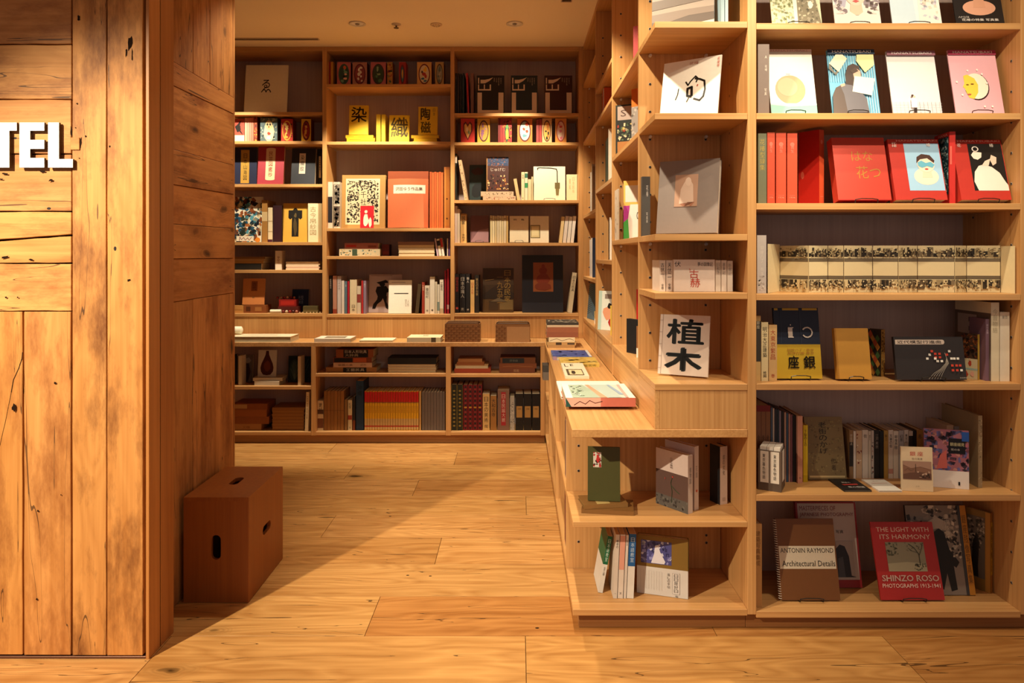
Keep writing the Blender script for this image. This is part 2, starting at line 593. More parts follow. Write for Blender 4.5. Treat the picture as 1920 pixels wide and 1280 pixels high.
# square wooden plug let into the big post, and holes beside it
pl = MB().box(fx(135.5), fx(152), YF - .0105, YF - .006, fz(281.5), fz(258.5), (1.2, 1.08, .85)).build('wooden_plug', REC['x'], wl, bevel=.001)
hm = MB()
for (u, v, du, dv, ang) in ((136, 247, 1.6, 9, 0), (153.5, 268, 1.4, 10, .1), (12, 326, 6, 1.6, .1), (82, 321.5, 5, 1.8, 0), (4, 336, 6, 1.0, 0), (98, 338, 4.2, 2, -.3), (104, 291, 12, .7, 0),
                            (12, 482, 7, 2, -.2), (61, 486.5, 4.5, 1.6, .1), (14, 557, 2, 1.6, 0), (36, 557, 1.6, 1.4, 0), (29, 763, 4, 7, .1), (150, 35, 2.4, 5.5, 0), (246, 82, 4.2, 13, .12), (239, 100, 1.6, 8, .05), (250, 104, 1.2, 12, 0),
                            (147, 195, 1.5, 1.5, 0), (244, 525, 3.5, 2.2, -.4), (106, 717, 2.5, 2.2, 0), (74, 956, 2, 1.8, 0), (72, 1121, 2, 2, 0), (117, 926, 1.2, 1.2, 0), (144, 240, 1, 1, 0), (163, 256, 1.4, 1.8, 0), (208, 275, 1.4, 2, 0), (151, 297, 1, 1.2, 0)):
    pts = []
    for i in range(10):
        t = 2 * pi * i / 10
        rr = 1 + .25 * sin(i * 2.3 + u)
        a, b = du * rr * cos(t), dv * rr * sin(t)
        pts.append((u + a * cos(ang) - b * sin(ang), v + a * sin(ang) + b * cos(ang)))
    hm.poly([(fx(p), YF - .0078, fz(q)) for p, q in pts][::-1], (.018, .008, .004))
tag(hm.build('nail_hole', M_dark, wl), None, None, kind='stuff')
# long drying check of the left post
ck = MB()
path = [(43, 660), (42, 672), (36, 690), (26, 712), (22, 735), (17, 760), (11, 790), (5, 815), (0, 838)]
for i in range(len(path) - 1):
    (a, b), (c, d) = path[i], path[i + 1]
    w0 = 1.6 if i < 4 else .8
    ck.poly([(fx(a - w0 / 2), YF - .0026, fz(b)), (fx(c - w0 / 2), YF - .0026, fz(d)), (fx(c + w0 / 2), YF - .0026, fz(d)), (fx(a + w0 / 2), YF - .0026, fz(b))], (.02, .009, .004))
tag(ck.build('drying_crack', M_dark, wl), None, None)

# jamb: edge strip, smooth boards with a groove
tr = tag(MB().box(fx(275), JX, YF - .006, YF + .075, 0, CEIL, (1.25, 1.25, 1.25)).build('trim_1', M_jamb, bevel=.001), 'smooth wooden edge strip of the timber wall', None, kind='structure')
tag(MB().box(JX - .05, JX - .012, YF + .076, 2.585, 0, CEIL, (.25, .2, .2)).build('groove', M_jamb, tr), None, None)
MB().box(JX - .05, JX, 2.586, 2.692, 0, CEIL, (1.0, .95, .95)).build('board', M_jamb, tr, bevel=.0015)
ms = MB().box(-4.4, fx(274.5), YF - .004, YF + .018, .0015, fz(1229), (.16, .07, .04)).build('baseboard_left', mat_paint('dark_metal_strip', .4, .5, .03, .5), bevel=.001)
tag(ms, 'dark metal strip along the foot of the timber wall', None, kind='structure')

# return wall with planks, in the passage
def ret(pts, axis, tone, proud=0.0):
    """pts = 4 (Y, z) corners counter-clockwise seen from +x"""
    mb = MB()
    xf = RX + proud
    n = 0
    mb.v += [(xf, y, z) for y, z in pts] + [(RX - .02, y, z) for y, z in pts]
    mb.f += [(0, 1, 2, 3), (7, 6, 5, 4), (0, 4, 5, 1), (1, 5, 6, 2), (2, 6, 7, 3), (3, 7, 4, 0)]
    mb.c += [lin(tone)] * 6
    return mb.build('plank', REC['rz' if axis == 'z' else axis], wl, bevel=.0012)
def ry(px):
    return -RX * F / (CX - px)
def rz(px, py):
    return Z(py, ry(px))
g = .0012
Y0, Y1 = 2.70, ry(437.5)
lev = []
for (a, b) in ((116, 181), (161, 212), (280, 309), (346, 364), (420, 428), (485, 484), (566, 549)):
    za, zb = rz(326, a), rz(434, b)
    s_ = (zb - za) / (ry(434) - ry(326))
    lev.append((za + s_ * (Y0 - ry(326)), za + s_ * (Y1 - ry(326))))
ts = [(.88, .74, .62), (.95, .8, .66), (.86, .72, .6), (.98, .82, .68), (.95, .84, .72), (.78, .64, .52)]
for i in range(len(lev) - 1):
    (a0, a1), (b0, b1) = lev[i], lev[i + 1]
    ret([(Y0, b0 + g), (Y1, b1 + g), (Y1, a1 - g), (Y0, a0 - g)], 'y', ts[i], (.002, .0, .003, .001, .004, .002)[i])
def at(t, l):
    return l[0] + (l[1] - l[0]) * t
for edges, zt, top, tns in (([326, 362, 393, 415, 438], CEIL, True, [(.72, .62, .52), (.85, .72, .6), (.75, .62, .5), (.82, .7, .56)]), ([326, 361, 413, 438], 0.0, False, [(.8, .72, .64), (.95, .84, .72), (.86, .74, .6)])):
    ys = [Y0] + [ry(e) for e in edges[1:-1]] + [Y1]
    for i in range(len(ys) - 1):
        a, b = ys[i] + g, ys[i + 1] - g
        ta, tb = (a - Y0) / (Y1 - Y0), (b - Y0) / (Y1 - Y0)
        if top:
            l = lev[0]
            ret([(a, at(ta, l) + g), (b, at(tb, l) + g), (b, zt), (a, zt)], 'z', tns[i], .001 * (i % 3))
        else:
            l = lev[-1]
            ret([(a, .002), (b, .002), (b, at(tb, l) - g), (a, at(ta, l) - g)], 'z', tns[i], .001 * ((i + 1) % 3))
MB().box(RX - .028, RX - .002, YR + .0, YR + .02, 0, CEIL, (.8, .7, .6)).build('end_plank', REC['z'], wl, bevel=.002)

# ---------------------------------------------------------------- HOTEL sign letters (T, E, L are in view)
LZ0, LZ1 = Z(314.5, YF - .021), Z(229.5, YF - .021)
def letter(ch, polys):
    mb = MB()
    yf, yb = YF - .021, YF - .0105
    for loop in polys:
        k, m = len(mb.v), len(loop)
        q = [(X(a, yf), Z(b, yf)) for a, b in loop]
        mb.v += [(a, yf, b) for a, b in q] + [(a, yb, b) for a, b in q]
        mb.f.append(tuple(range(k, k + m))[::-1])
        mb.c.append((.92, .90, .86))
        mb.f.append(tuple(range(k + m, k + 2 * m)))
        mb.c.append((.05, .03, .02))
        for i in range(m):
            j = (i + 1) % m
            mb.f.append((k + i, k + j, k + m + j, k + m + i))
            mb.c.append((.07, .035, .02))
    o = mb.build('sign_letter', M_white)
    return tag(o, 'white raised letter %s of the hotel sign on the timber wall' % ch, 'sign letter', 'raised letters of the hotel sign')
letter('T', [[(-34, 229.5), (-34, 245), (-13, 245), (-13, 314), (17.5, 314), (17.5, 245), (31.5, 245), (31.5, 229.5)]])
letter('E', [[(36.5, 229.5), (36.5, 314), (83, 314), (83, 296), (56.5, 296), (56.5, 279), (83, 279), (83, 262), (56.5, 262), (56.5, 245), (83, 245), (83, 229.5)]])
letter('L', [[(90, 229.5), (90, 314), (136.5, 314), (136.5, 298), (110.5, 298), (110.5, 229.5)]])

# ================================================================ bookcases
def board(par, name, x0, x1, y0, y1, z0, z1, axis, tone=(1, 1, 1), mat=None, bevel=.0012, label=None):
    o = MB().box(x0, x1, y0, y1, z0, z1, tone).build(name, mat or OAK[axis], par, bevel=bevel)
    if label:
        o['label'] = label
    return o
T = .024
EP = .0004

# ---- back upper bookcase: three open bays up to the ceiling
bu = empty('wall_bookcase', (0, 0, 0), 'tall three-bay oak bookcase covering the back wall above the counter', 'bookcase')
DX = [(-2.575, -2.542), (-1.5443, -1.5105), (-.5297, -.4993), (.4858, XU)]
for a, b in DX:
    board(bu, 'divider', a, b, YU, YB, CT, CEIL - .001, 'z')
BAYX = [(DX[i][1], DX[i + 1][0]) for i in range(3)]
BZ = [[210, 264.4, 345, 453.7, 506, 587.7], [157.5, 265.5, 427.6, 480, 589], [212, 266.7, 375, 455, 587.6]]
SHZ = {}
for i, (a, b) in enumerate(BAYX):
    a, b = a + EP, b - EP
    board(bu, 'back_panel', a, b, YB - .012, YB, CT, CEIL - .001, 'z', mat=M_back, bevel=0)
    board(bu, 'top_board', a, b, YU, YB - .0125, CEIL - .034, CEIL - .001, 'x')
    for k, py in enumerate(BZ[i]):
        z = Z(py, YU)
        SHZ['ABC'[i] + str(k + 1)] = z
        board(bu, 'shelf', a, b, YU, YB - .0125, z - T, z, 'x')
    board(bu, 'base_panel', a, b, YU + .006, YU + .024, CT + .0005, SHZ['ABC'[i] + str(len(BZ[i]))] - T - EP, 'z')
pins = MB()
for i, (a, b) in enumerate(BAYX):
    for py in BZ[i][:-1]:
        z = Z(py, YU) - T - .009
        for xx in (a + .002, b - .002):
            for yy in (YU + .045, YB - .06):
                pins.lathe([(0, 0), (.006, 0), (.006, .006), (0, .006)], xx, yy, z, 6, (.55, .50, .45))
tag(pins.build('shelf_pin', M_paint, bu), None, None, kind='stuff')

# ---- back lower bookcase
bl = empty('low_bookcase', (0, 0, 0), 'low oak bookcase under the counter along the back wall', 'bookcase')
DL = [(-2.60, -2.567), (-1.5526, -1.519), (-.538, -.502), (.175, .2085)]
CB = CT - .031
for a, b in DL:
    board(bl, 'divider', a, b, YL, YLB, .062, CB - EP, 'z')
LZ = [[724, 809.6], [700, 809.6], [701, 809.6]]
for i in range(3):
    a, b = DL[i][1] + EP, DL[i + 1][0] - EP
    board(bl, 'back_panel', a, b, YLB - .012, YLB, .0885, CB - EP, 'z', mat=M_back, bevel=0)
    for k, py in enumerate(LZ[i]):
        z = Z(py, YL)
        SHZ['DEF'[i] + str(k + 1)] = z
        board(bl, 'shelf', a, b, YL, YLB - (.0125 if z > .1 else 0), z - T, z, 'x')
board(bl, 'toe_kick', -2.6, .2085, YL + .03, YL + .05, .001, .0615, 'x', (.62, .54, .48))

# ---- side upper bookcase (faces the aisle), and the low one under its counter
SD = [3.056, 3.915, 4.74, 5.634]
su = empty('side_bookcase', (0, 0, 0), 'tall oak side bookcase facing the aisle on the right', 'bookcase')
for i, y in enumerate(SD):
    board(su, 'divider', XU, .8685, y, y + .025, CT + EP, CEIL - .001, 'z')
sz = [[2.302, 1.953, 1.4986, .93], [2.509, 2.297, 1.848, 1.39, .93], [2.76, 2.304, 1.73, 1.256, .93]]
for i in range(3):
    a, b = SD[i] + .025 + EP, SD[i + 1] - EP
    board(su, 'back_panel', .869, .88, SD[i] + .026, SD[i + 1], CT, CEIL - .001, 'z', mat=M_back, bevel=0)
    for k, z in enumerate(sz[i]):
        SHZ['GHI'[i] + str(k + 1)] = z
        board(su, 'shelf', XU, .8675, a, b, z - T, z, 'y')
    board(su, 'base_panel', XU + .005, XU + .022, a, b, CT + .0005, .93 - T - EP, 'y', tone=(1.05, 1.05, 1.05))
    board(su, 'top_board', XU, .8675, a, b, CEIL - .034, CEIL - .001, 'y')
ph = MB()
for i in range(4):                                               # rows of peg holes in the dividers that face the camera
    y = SD[i] - .0008
    for xx in (XU + .047, XU + .285):
        z = .97
        while z < CEIL - .1:
            ph.lathe([(.0065, 0), (.0045, -.0012), (.0045, .0004), (0, .0004)], xx, y, z, 8, axis='y', cols=[(.34, .25, .18), (.06, .04, .03), (.012, .007, .005)])
            z += .118
for i in range(3):                                               # bright pins under the shelves
    for z in sz[i][:-1]:
        for xx in (XU + .047, XU + .285):
            ph.lathe([(.0, -.014), (.006, -.014), (.007, -.006), (.007, 0)], xx, SD[i + 1] - .001, z - T - .008, 8, (.72, .66, .58), axis='y')
for z in (2.302, 1.956, 1.4986, 1.277):
    for xx in (XU + .047, XU + .285):
        ph.lathe([(.0, -.016), (.006, -.016), (.007, -.006), (.007, 0)], xx, SD[0] - .001, z - T - .008, 8, (.72, .66, .58), axis='y')
tag(ph.build('peg_hole', M_paint, su), None, None, kind='stuff')

sl_ = empty('low_bookcase', (0, 0, 0), 'low oak bookcase under the aisle counter with open near end', 'bookcase')
SLD = [3.056, 3.915, 4.74, 5.33]
for y in SLD[:3]:
    board(sl_, 'divider', XL, .8685, y, y + .025, .062, CB - EP, 'z')
board(sl_, 'divider', XL, .24, 5.33, 5.378, .062, CB - EP, 'z')
for i in range(3):
    a, b = SLD[i] + .025 + EP, SLD[i + 1] - EP
    for k, z in enumerate((.40, .087)):
        SHZ['JKM'[i] + str(k + 1)] = z
        board(sl_, 'shelf', XL, .50, a, b, z - T, z, 'y')
    board(sl_, 'back_panel', .5005, .512, a, b, .0875, CB - EP, 'z', mat=M_back, bevel=0)
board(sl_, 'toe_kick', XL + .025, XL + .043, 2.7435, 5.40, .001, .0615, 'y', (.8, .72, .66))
# open end towards the camera
for k, z in enumerate((.4125, .082)):
    SHZ['N' + str(k + 1)] = z
    if k == 0:
        mb = MB().prism([(XL, FR), (.8695, FR), (.8695, RB + .004), (XL, RB + .004)], z - T * .85, z)
    else:
        mb = MB().prism([(XL, FR), (.8695, FR), (.8695, RB + .004), (XL, RB + .004)], z - T, z)
    mb.build('shelf', OAK['x'], sl_, bevel=.0012)
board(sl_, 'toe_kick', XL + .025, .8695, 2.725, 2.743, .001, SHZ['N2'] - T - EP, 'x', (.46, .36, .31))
pe = MB()
for (px, py) in ((1085, 836), (1085, 883), (1085, 1016), (1325, 836), (1325, 1004), (1325, 1018)):
    pe.lathe([(.0065, 0), (.0045, -.0012), (.0045, .0004), (0, .0004)], X(px, RB), RB + .0055, Z(py, RB), 8, axis='y', cols=[(.34, .25, .18), (.06, .04, .03), (.012, .007, .005)])
tag(pe.build('peg_hole', M_paint, sl_), None, None, kind='stuff')

# ---- counter top: one L of oak over both low bookcases
ct = MB().prism([(-2.6, YL), (XL - .004, YL), (XL - .004, FR - .002), (.8695, FR - .002), (.8695, RB + .004), (XU + .0045, RB + .004), (XU + .0045, YU + .004), (-2.6, YU + .004)], CB, CT)
ct = tag(ct.build('counter_top', OAK['y'], bevel=.0015), 'continuous oak counter running along the back wall and the aisle', 'counter')

# ---- corner shelves at the end of the aisle, open to the left
cs = empty('corner_bookcase', (0, 0, 0), 'narrow oak corner shelves at the end of the aisle bookcase', 'bookcase')
for k, z in enumerate((2.302, 1.956, 1.4986, 1.277, .933)):
    SHZ['P' + str(k + 1)] = z
    board(cs, 'shelf', XU, .8695, FR, RB + .0045, z - T, z, 'x')
board(cs, 'box_panel', XU, XU + .018, FR + .003, RB + .0045, CT + EP, .933 - T - EP, 'y')
board(cs, 'box_front', XU + .0184, .8695, FR + .003, FR + .02, CT + EP, .933 - T - EP, 'z')

# ---- display bay facing the camera
db = empty('display_bookcase', (0, 0, 0), 'wide oak display bookcase facing the front on the far right', 'bookcase')
board(db, 'divider', .870, .903, FR, RB + .025, .062, CEIL - .001, 'z')
board(db, 'divider', 1.902, 1.935, FR, RB + .02, .062, CEIL - .001, 'z')
board(db, 'back_panel', .9034, 1.9016, RB, RB + .012, .05, CEIL - .001, 'z', mat=M_back, bevel=0)
RZ = [2.640, 2.296, 1.956, 1.6155, 1.273, .934, .515, .074]
for k, z in enumerate(RZ):
    SHZ['R' + str(k)] = z
    board(db, 'shelf', .9034, 1.9016, FR, RB - EP, z - T, z, 'x')
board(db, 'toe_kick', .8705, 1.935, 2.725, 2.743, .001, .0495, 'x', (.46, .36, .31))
ph = MB()
for yy in (FR + .05, RB - .07):
    z = .16
    while z < 2.5:
        ph.lathe([(.0065, 0), (.0045, -.0012), (.0045, .0004), (0, .0004)][::1], 1.9012, yy, z, 8, axis='x', cols=[(.34, .25, .18), (.06, .04, .03), (.012, .007, .005)])
        z += .118
for py in (60, 120, 180, 250, 310, 380, 480, 500):
    ph.lathe([(.006, 0), (.004, -.001), (.004, .0004), (0, .0004)], .8697, 2.93, Z(py, 2.93), 8, axis='x', cols=[(.34, .2, .12), (.05, .03, .02), (.012, .007, .005)])
tag(ph.build('peg_hole', M_paint, db), None, None, kind='stuff')

# ---------------------------------------------------------------- ceiling fittings
def downlight(px, py, label, lit):
    Y = (CEIL - H) * F / (CY - py)
    r = empty('downlight', (X(px, Y), Y, CEIL), label, 'ceiling light', 'recessed downlights')
    MB().lathe([(.048, 0), (.058, -.001), (.060, -.006), (.047, -.007), (.044, -.002)], 0, 0, 0, 28, (.78, .70, .60)).build('trim_ring', M_white, r, smooth=True)
    MB().lathe([(.0, -.0012), (.043, -.0012)], 0, 0, 0, 28, (.9, .85, .8) if lit else (.4, .35, .3)).build('reflector', M_gloss, r)
    MB().lathe([(.0, -.012), (.012, -.010), (.017, -.0035)], 0, 0, 0, 16, (.25, .2, .17)).build('lens', M_gloss, r, smooth=True)
    return r
downlight(670, 44, 'recessed round downlight in the ceiling, left of the sprinkler', True)
downlight(965, 44, 'recessed round downlight in the ceiling near the side bookcase', True)
Y = (CEIL - H) * F / (CY - 45)
sp = empty('sprinkler', (X(743, Y), Y, CEIL), 'small fire sprinkler head on the ceiling between downlight and detector', 'sprinkler')
MB().lathe([(.034, 0), (.034, -.004), (.012, -.006), (.010, -.012)], 0, 0, 0, 20, (.75, .60, .42)).build('flange', M_white, sp, smooth=True)
MB().lathe([(.006, -.012), (.006, -.026), (.018, -.027), (.018, -.030), (0, -.030)], 0, 0, 0, 14, (.12, .07, .04)).build('deflector', M_paint, sp)
Y = (CEIL - H) * F / (CY - 45.5)
sd = empty('smoke_detector', (X(818, Y), Y, CEIL), 'flat tan smoke detector cover on the ceiling, right of the sprinkler', 'smoke detector')
MB().lathe([(.042, 0), (.042, -.006), (.036, -.010), (0, -.010)], 0, 0, 0, 28, (.74, .56, .36)).build('body', M_white, sd, smooth=True)
mb = MB()
for i in range(8):
    t = 2 * pi * i / 8
    mb.box(.024 * cos(t) - .004, .024 * cos(t) + .004, .024 * sin(t) - .004, .024 * sin(t) + .004, -.0112, -.0103, (.35, .24, .15))
mb.build('vent_slots', M_paint, sd)
def slot(x0, x1, Y, label, wd=.045):
    r = empty('air_vent', ((x0 + x1) / 2, Y, CEIL), label, 'air vent', 'linear air vents')
    L = (x1 - x0) / 2
    mb = MB()
    mb.box(-L, L, -wd / 2, -wd / 2 + .006, -.007, -.0002, (.62, .46, .30))
    mb.box(-L, L, wd / 2 - .006, wd / 2, -.007, -.0002, (.62, .46, .30))
    mb.box(L - .006, L, -wd / 2 + .0062, wd / 2 - .0062, -.007, -.0002, (.62, .46, .30))
    mb.box(-L, -L + .006, -wd / 2 + .0062, wd / 2 - .0062, -.007, -.0002, (.62, .46, .30))
    mb.build('frame', M_paint, r)
    MB().box(-L + .0062, L - .0062, -wd / 2 + .0062, wd / 2 - .0062, -.0012, -.0003, (.08, .05, .03)).build('slot', M_dark, r)
    return r
Ys = (CEIL - H) * F / (CY - 72.5)
slot(X(300, Ys), X(598, Ys), Ys, 'long narrow air vent slot in the ceiling above the left back bay')
mbv = slot(X(1052, 4.62), X(1073, 4.62), 4.62, 'short dark air vent in the ceiling at the top edge', .06)

# ---------------------------------------------------------------- box stool
SX0, SX1, SY0, SY1, SH_ = -1.363, -1.0975, 2.918, 3.344, .431
st = empty('box_stool', ((SX0 + SX1) / 2, (SY0 + SY1) / 2, 0), 'reddish brown wooden box stool with slotted hand holes beside the timber wall', 'stool')
wx, wy = (SX1 - SX0) / 2, (SY1 - SY0) / 2
def slotted(name, o, ua, va, na, a, b, cu, cv, ru, rv, th):
    """panel (a x b) in directions ua, va from corner o, normal na, with a capsule hole at (cu, cv), half length along v rv, half width ru"""
    N = 24
    inner, outer = [], []
    hl = max(rv, ru) - min(rv, ru)
    r = min(ru, rv)
    for i in range(N):
        t = 2 * pi * i / N
        cx_, cy_ = r * cos(t), r * sin(t)
        if rv > ru:
            cy_ += hl if cy_ > 1e-6 else (-hl if cy_ < -1e-6 else 0)
        else:
            cx_ += hl if cx_ > 1e-6 else (-hl if cx_ < -1e-6 else 0)
        inner.append((cu + cx_, cv + cy_))
        d = max(abs(cos(t)), abs(sin(t)))
        ox, oy = round(cos(t) / d, 6), round(sin(t) / d, 6)
        outer.append((cu + (a - cu if ox > 0 else cu) * ox, cv + (b - cv if oy > 0 else cv) * oy))
    mb = MB()
    P3 = lambda p, k: tuple(o[i] + ua[i] * p[0] + va[i] * p[1] + na[i] * k for i in range(3))
    for k in (0, -th):
        mb.v += [P3(p, k) for p in outer] + [P3(p, k) for p in inner]
    for i in range(N):
        j = (i + 1) % N
        mb.f += [(i, j, N + j, N + i), (2 * N + i, 3 * N + i, 3 * N + j, 2 * N + j), (N + i, N + j, 3 * N + j, 3 * N + i), (i, 2 * N + i, 2 * N + j, j)]
        mb.c += [(1, 1, 1)] * 4
    return mb
th = .016
def corners(mb):
    return mb
slotted('front', (-wx, -wy, .002), (1, 0, 0), (0, 0, 1), (0, -1, 0), 2 * wx, SH_ - .002 - th, wx, .225, .020, .050, th).build('side_panel', M_stool, st)
slotted('back', (wx, wy, .002), (-1, 0, 0), (0, 0, 1), (0, 1, 0), 2 * wx, SH_ - .002 - th, wx, .225, .020, .050, th).build('side_panel', M_stool, st)
slotted('right', (wx, -wy + th, .002), (0, 1, 0), (0, 0, 1), (1, 0, 0), 2 * wy - 2 * th, SH_ - .002 - th, wy - th, .225, .050, .020, th).build('side_panel', M_stool, st)
slotted('left', (-wx, wy - th, .002), (0, -1, 0), (0, 0, 1), (-1, 0, 0), 2 * wy - 2 * th, SH_ - .002 - th, wy - th, .225, .050, .020, th).build('side_panel', M_stool, st)
slotted('top', (-wx, -wy, SH_), (1, 0, 0), (0, 1, 0), (0, 0, 1), 2 * wx, 2 * wy, wx, wy, .020, .050, th).build('seat_panel', M_stool, st)
MB().box(-wx + th, wx - th, -wy + th, wy - th, .004, .012, (.3, .3, .3)).build('bottom_panel', M_stool, st)

# ================================================================ books and boxes
PLACE = {}
_sh = {'A': ('left back bay', YU), 'B': ('middle back bay', YU), 'C': ('right back bay', YU), 'D': ('low left back bay', YL), 'E': ('low middle back bay', YL), 'F': ('low right back bay', YL),
       'R': ('display bookcase', FR), 'P': ('corner shelves', FR), 'N': ('open end below the counter', FR)}
for k in SHZ:
    if k[0] in _sh:
        n = int(k[1:])
        nm, y = _sh[k[0]]
        word = ('top shelf' if k[0] in 'DEFN' and n == 1 else 'bottom shelf' if k[0] in 'DEFN' else nth(n) + ' shelf') if k != 'R7' else 'bottom shelf'
        PLACE[k] = (SHZ[k], y, word + ' of the ' + nm if k[0] not in 'NP' else word + (' of the open end' if k[0] == 'N' else ' of the corner shelves'))
PLACE['CT'] = (CT, YL, 'counter')
SPAN = {}
for k in PLACE:
    i = 'ABCDEF'.find(k[0])
    if k == 'CT':
        SPAN[k] = (-9, 9, 9)
    elif 0 <= i < 3:
        SPAN[k] = (BAYX[i][0], BAYX[i][1], YB - .0125)
    elif 3 <= i:
        SPAN[k] = (DL[i - 3][1], DL[i - 2][0], YLB - .0125)
    elif k[0] == 'R':
        SPAN[k] = (.903, 1.902, RB)
    else:
        SPAN[k] = (XU if k[0] == 'P' else XL, .87, RB + .004)

CREAM = '#d9c9a6'

def boards(w, d, h, axis, spine, cover, pages=CREAM, c=.0022, spinecol=None, pg=True):
    """cover and page block of a book w (x) by d (y) by h (z); axis = thickness axis; spine = side: -y +y -x +x or None"""
    mb, pm = MB(), MB()
    dim = {'x': w, 'y': d, 'z': h}
    t = dim[axis]
    c = min(c, t * .25)
    lo, hi = [0, 0, 0], [w, d, h]
    ai = 'xyz'.index(axis)
    def bx(m, a, b, col):
        m.box(a[0], b[0], a[1], b[1], a[2], b[2], col)
    a, b = lo[:], hi[:]
    b[ai] = c
    bx(mb, a, b, cover)
    a, b = lo[:], hi[:]
    a[ai] = hi[ai] - c
    bx(mb, a, b, cover)
    pa, pb = [0, 0, 0], [w, d, h]
    pa[ai], pb[ai] = c, t - c
    for i in range(3):
        if i != ai:
            m = min(.003, dim['xyz'[i]] * .04)
            pa[i] += m
            pb[i] -= m
    if spine:
        si = 'xyz'.index(spine[1])
        a, b = lo[:], hi[:]
        a[ai], b[ai] = c, t - c
        if spine[0] == '-':
            b[si] = c
            pa[si] = c
        else:
            a[si] = hi[si] - c
            pb[si] = hi[si] - c
        bx(mb, a, b, spinecol or cover)
        if spinecol:
            pass
    bx(pm, pa, pb, pages)
    return mb, pm

def fmap(w, d, h, side):
    return {'front': (lambda u, v, e: (u, -e, v), w, h), 'top': (lambda u, v, e: (u, v, h + e), w, d), 'right': (lambda u, v, e: (w + e, u, v), d, h), 'left': (lambda u, v, e: (-e, d - u, v), d, h)}[side]

def finish(name, root_mb, pm, loc, rot, label, cat, group, prints, dims, mat=None, pagename='pages'):
    o = root_mb.build(name, mat or M_paint, None, loc, rot)
    tag(o, label, cat, group)
    if pm is not None:
        pm.build(pagename, M_pages, o)
    for pname, side, items in prints:
        m, a, b = fmap(*dims, side)
        ar = Art(m, a, b)
        ar.draw(items)
        if ar.mb.f:
            ar.build(pname, o)
    return o

def stand(loc, yaw, wd, ht, tilt, label):
    """bent wire book stand; local origin = middle of the book's lower front edge on the shelf"""
    r = .0018
    s, c = sin(tilt), cos(tilt)
    mb = MB()
    for sx in (-1, 1):
        x = sx * wd / 2
        mb.tube([(x, -.014, .017), (x, -.010, .0055), (x, .002, r + .0003), (x, .05 + .06 * s, r + .0003)], r, (.03, .028, .026), 5)
    mb.tube([(-wd / 2, -.014, .017), (-wd / 4, -.0145, .021), (wd / 4, -.0145, .0205), (wd / 2, -.014, .017)], r, (.03, .028, .026), 5)
    o = mb.build('book_stand', M_metal, None, loc, (0, 0, yaw))
    tag(o, label, 'book stand', 'wire book stands')
    return o

def face(sh, xl, xr, py_top, dy, thick, cover, label, art=(), tilt=7, spine='-x', pages=CREAM, yaw=0, group=None, cat='book', name='book', lift=0, wire=None, spine_art=(), Y=None, mat=None, back=False, right_art=()):
    """book facing the viewer: lower edge from pixel xl to xr at depth dy behind the shelf front, top edge at pixel py_top"""
    z, yf, ph = PLACE[sh]
    Yb = Y if Y is not None else yf + dy
    z += lift
    tl = radians(tilt)
    x0, x1 = X(xl, Yb), X(xr, Yb)
    xr_ = xr - CX
    w = (xr_ * Yb / F - x0) / (cos(radians(yaw)) - xr_ * sin(radians(yaw)) / F)
    zt = CY - py_top
    zb = z + thick * sin(tl) + (.0046 if wire else .0004)
    # height h: (zb + h cos - H) F / (Yb + h sin) = zt
    h = (zt * Yb / F + H - zb) / (cos(tl) - zt * sin(tl) / F)
    dims = (w, thick, h)
    mb, pm = boards(w, thick, h, 'y', spine, cover, pages)
    prints = []
    if art:
        prints.append(('cover_print', 'front', art))
    if spine_art:
        prints.append(('spine_print', 'left' if spine == '-x' else 'right', spine_art))
    if right_art:
        prints.append(('side_print', 'right', right_art))
    o = finish(name, mb, pm, (x0, Yb, zb), (-tl, 0, radians(yaw)), label, cat, group or ('displayed books on the ' + ph), prints, dims, mat)
    if wire:
        stand((x0 + w / 2, Yb - .0005, z), radians(yaw), min(.09, w * .42), h, tl, wire)
    return o

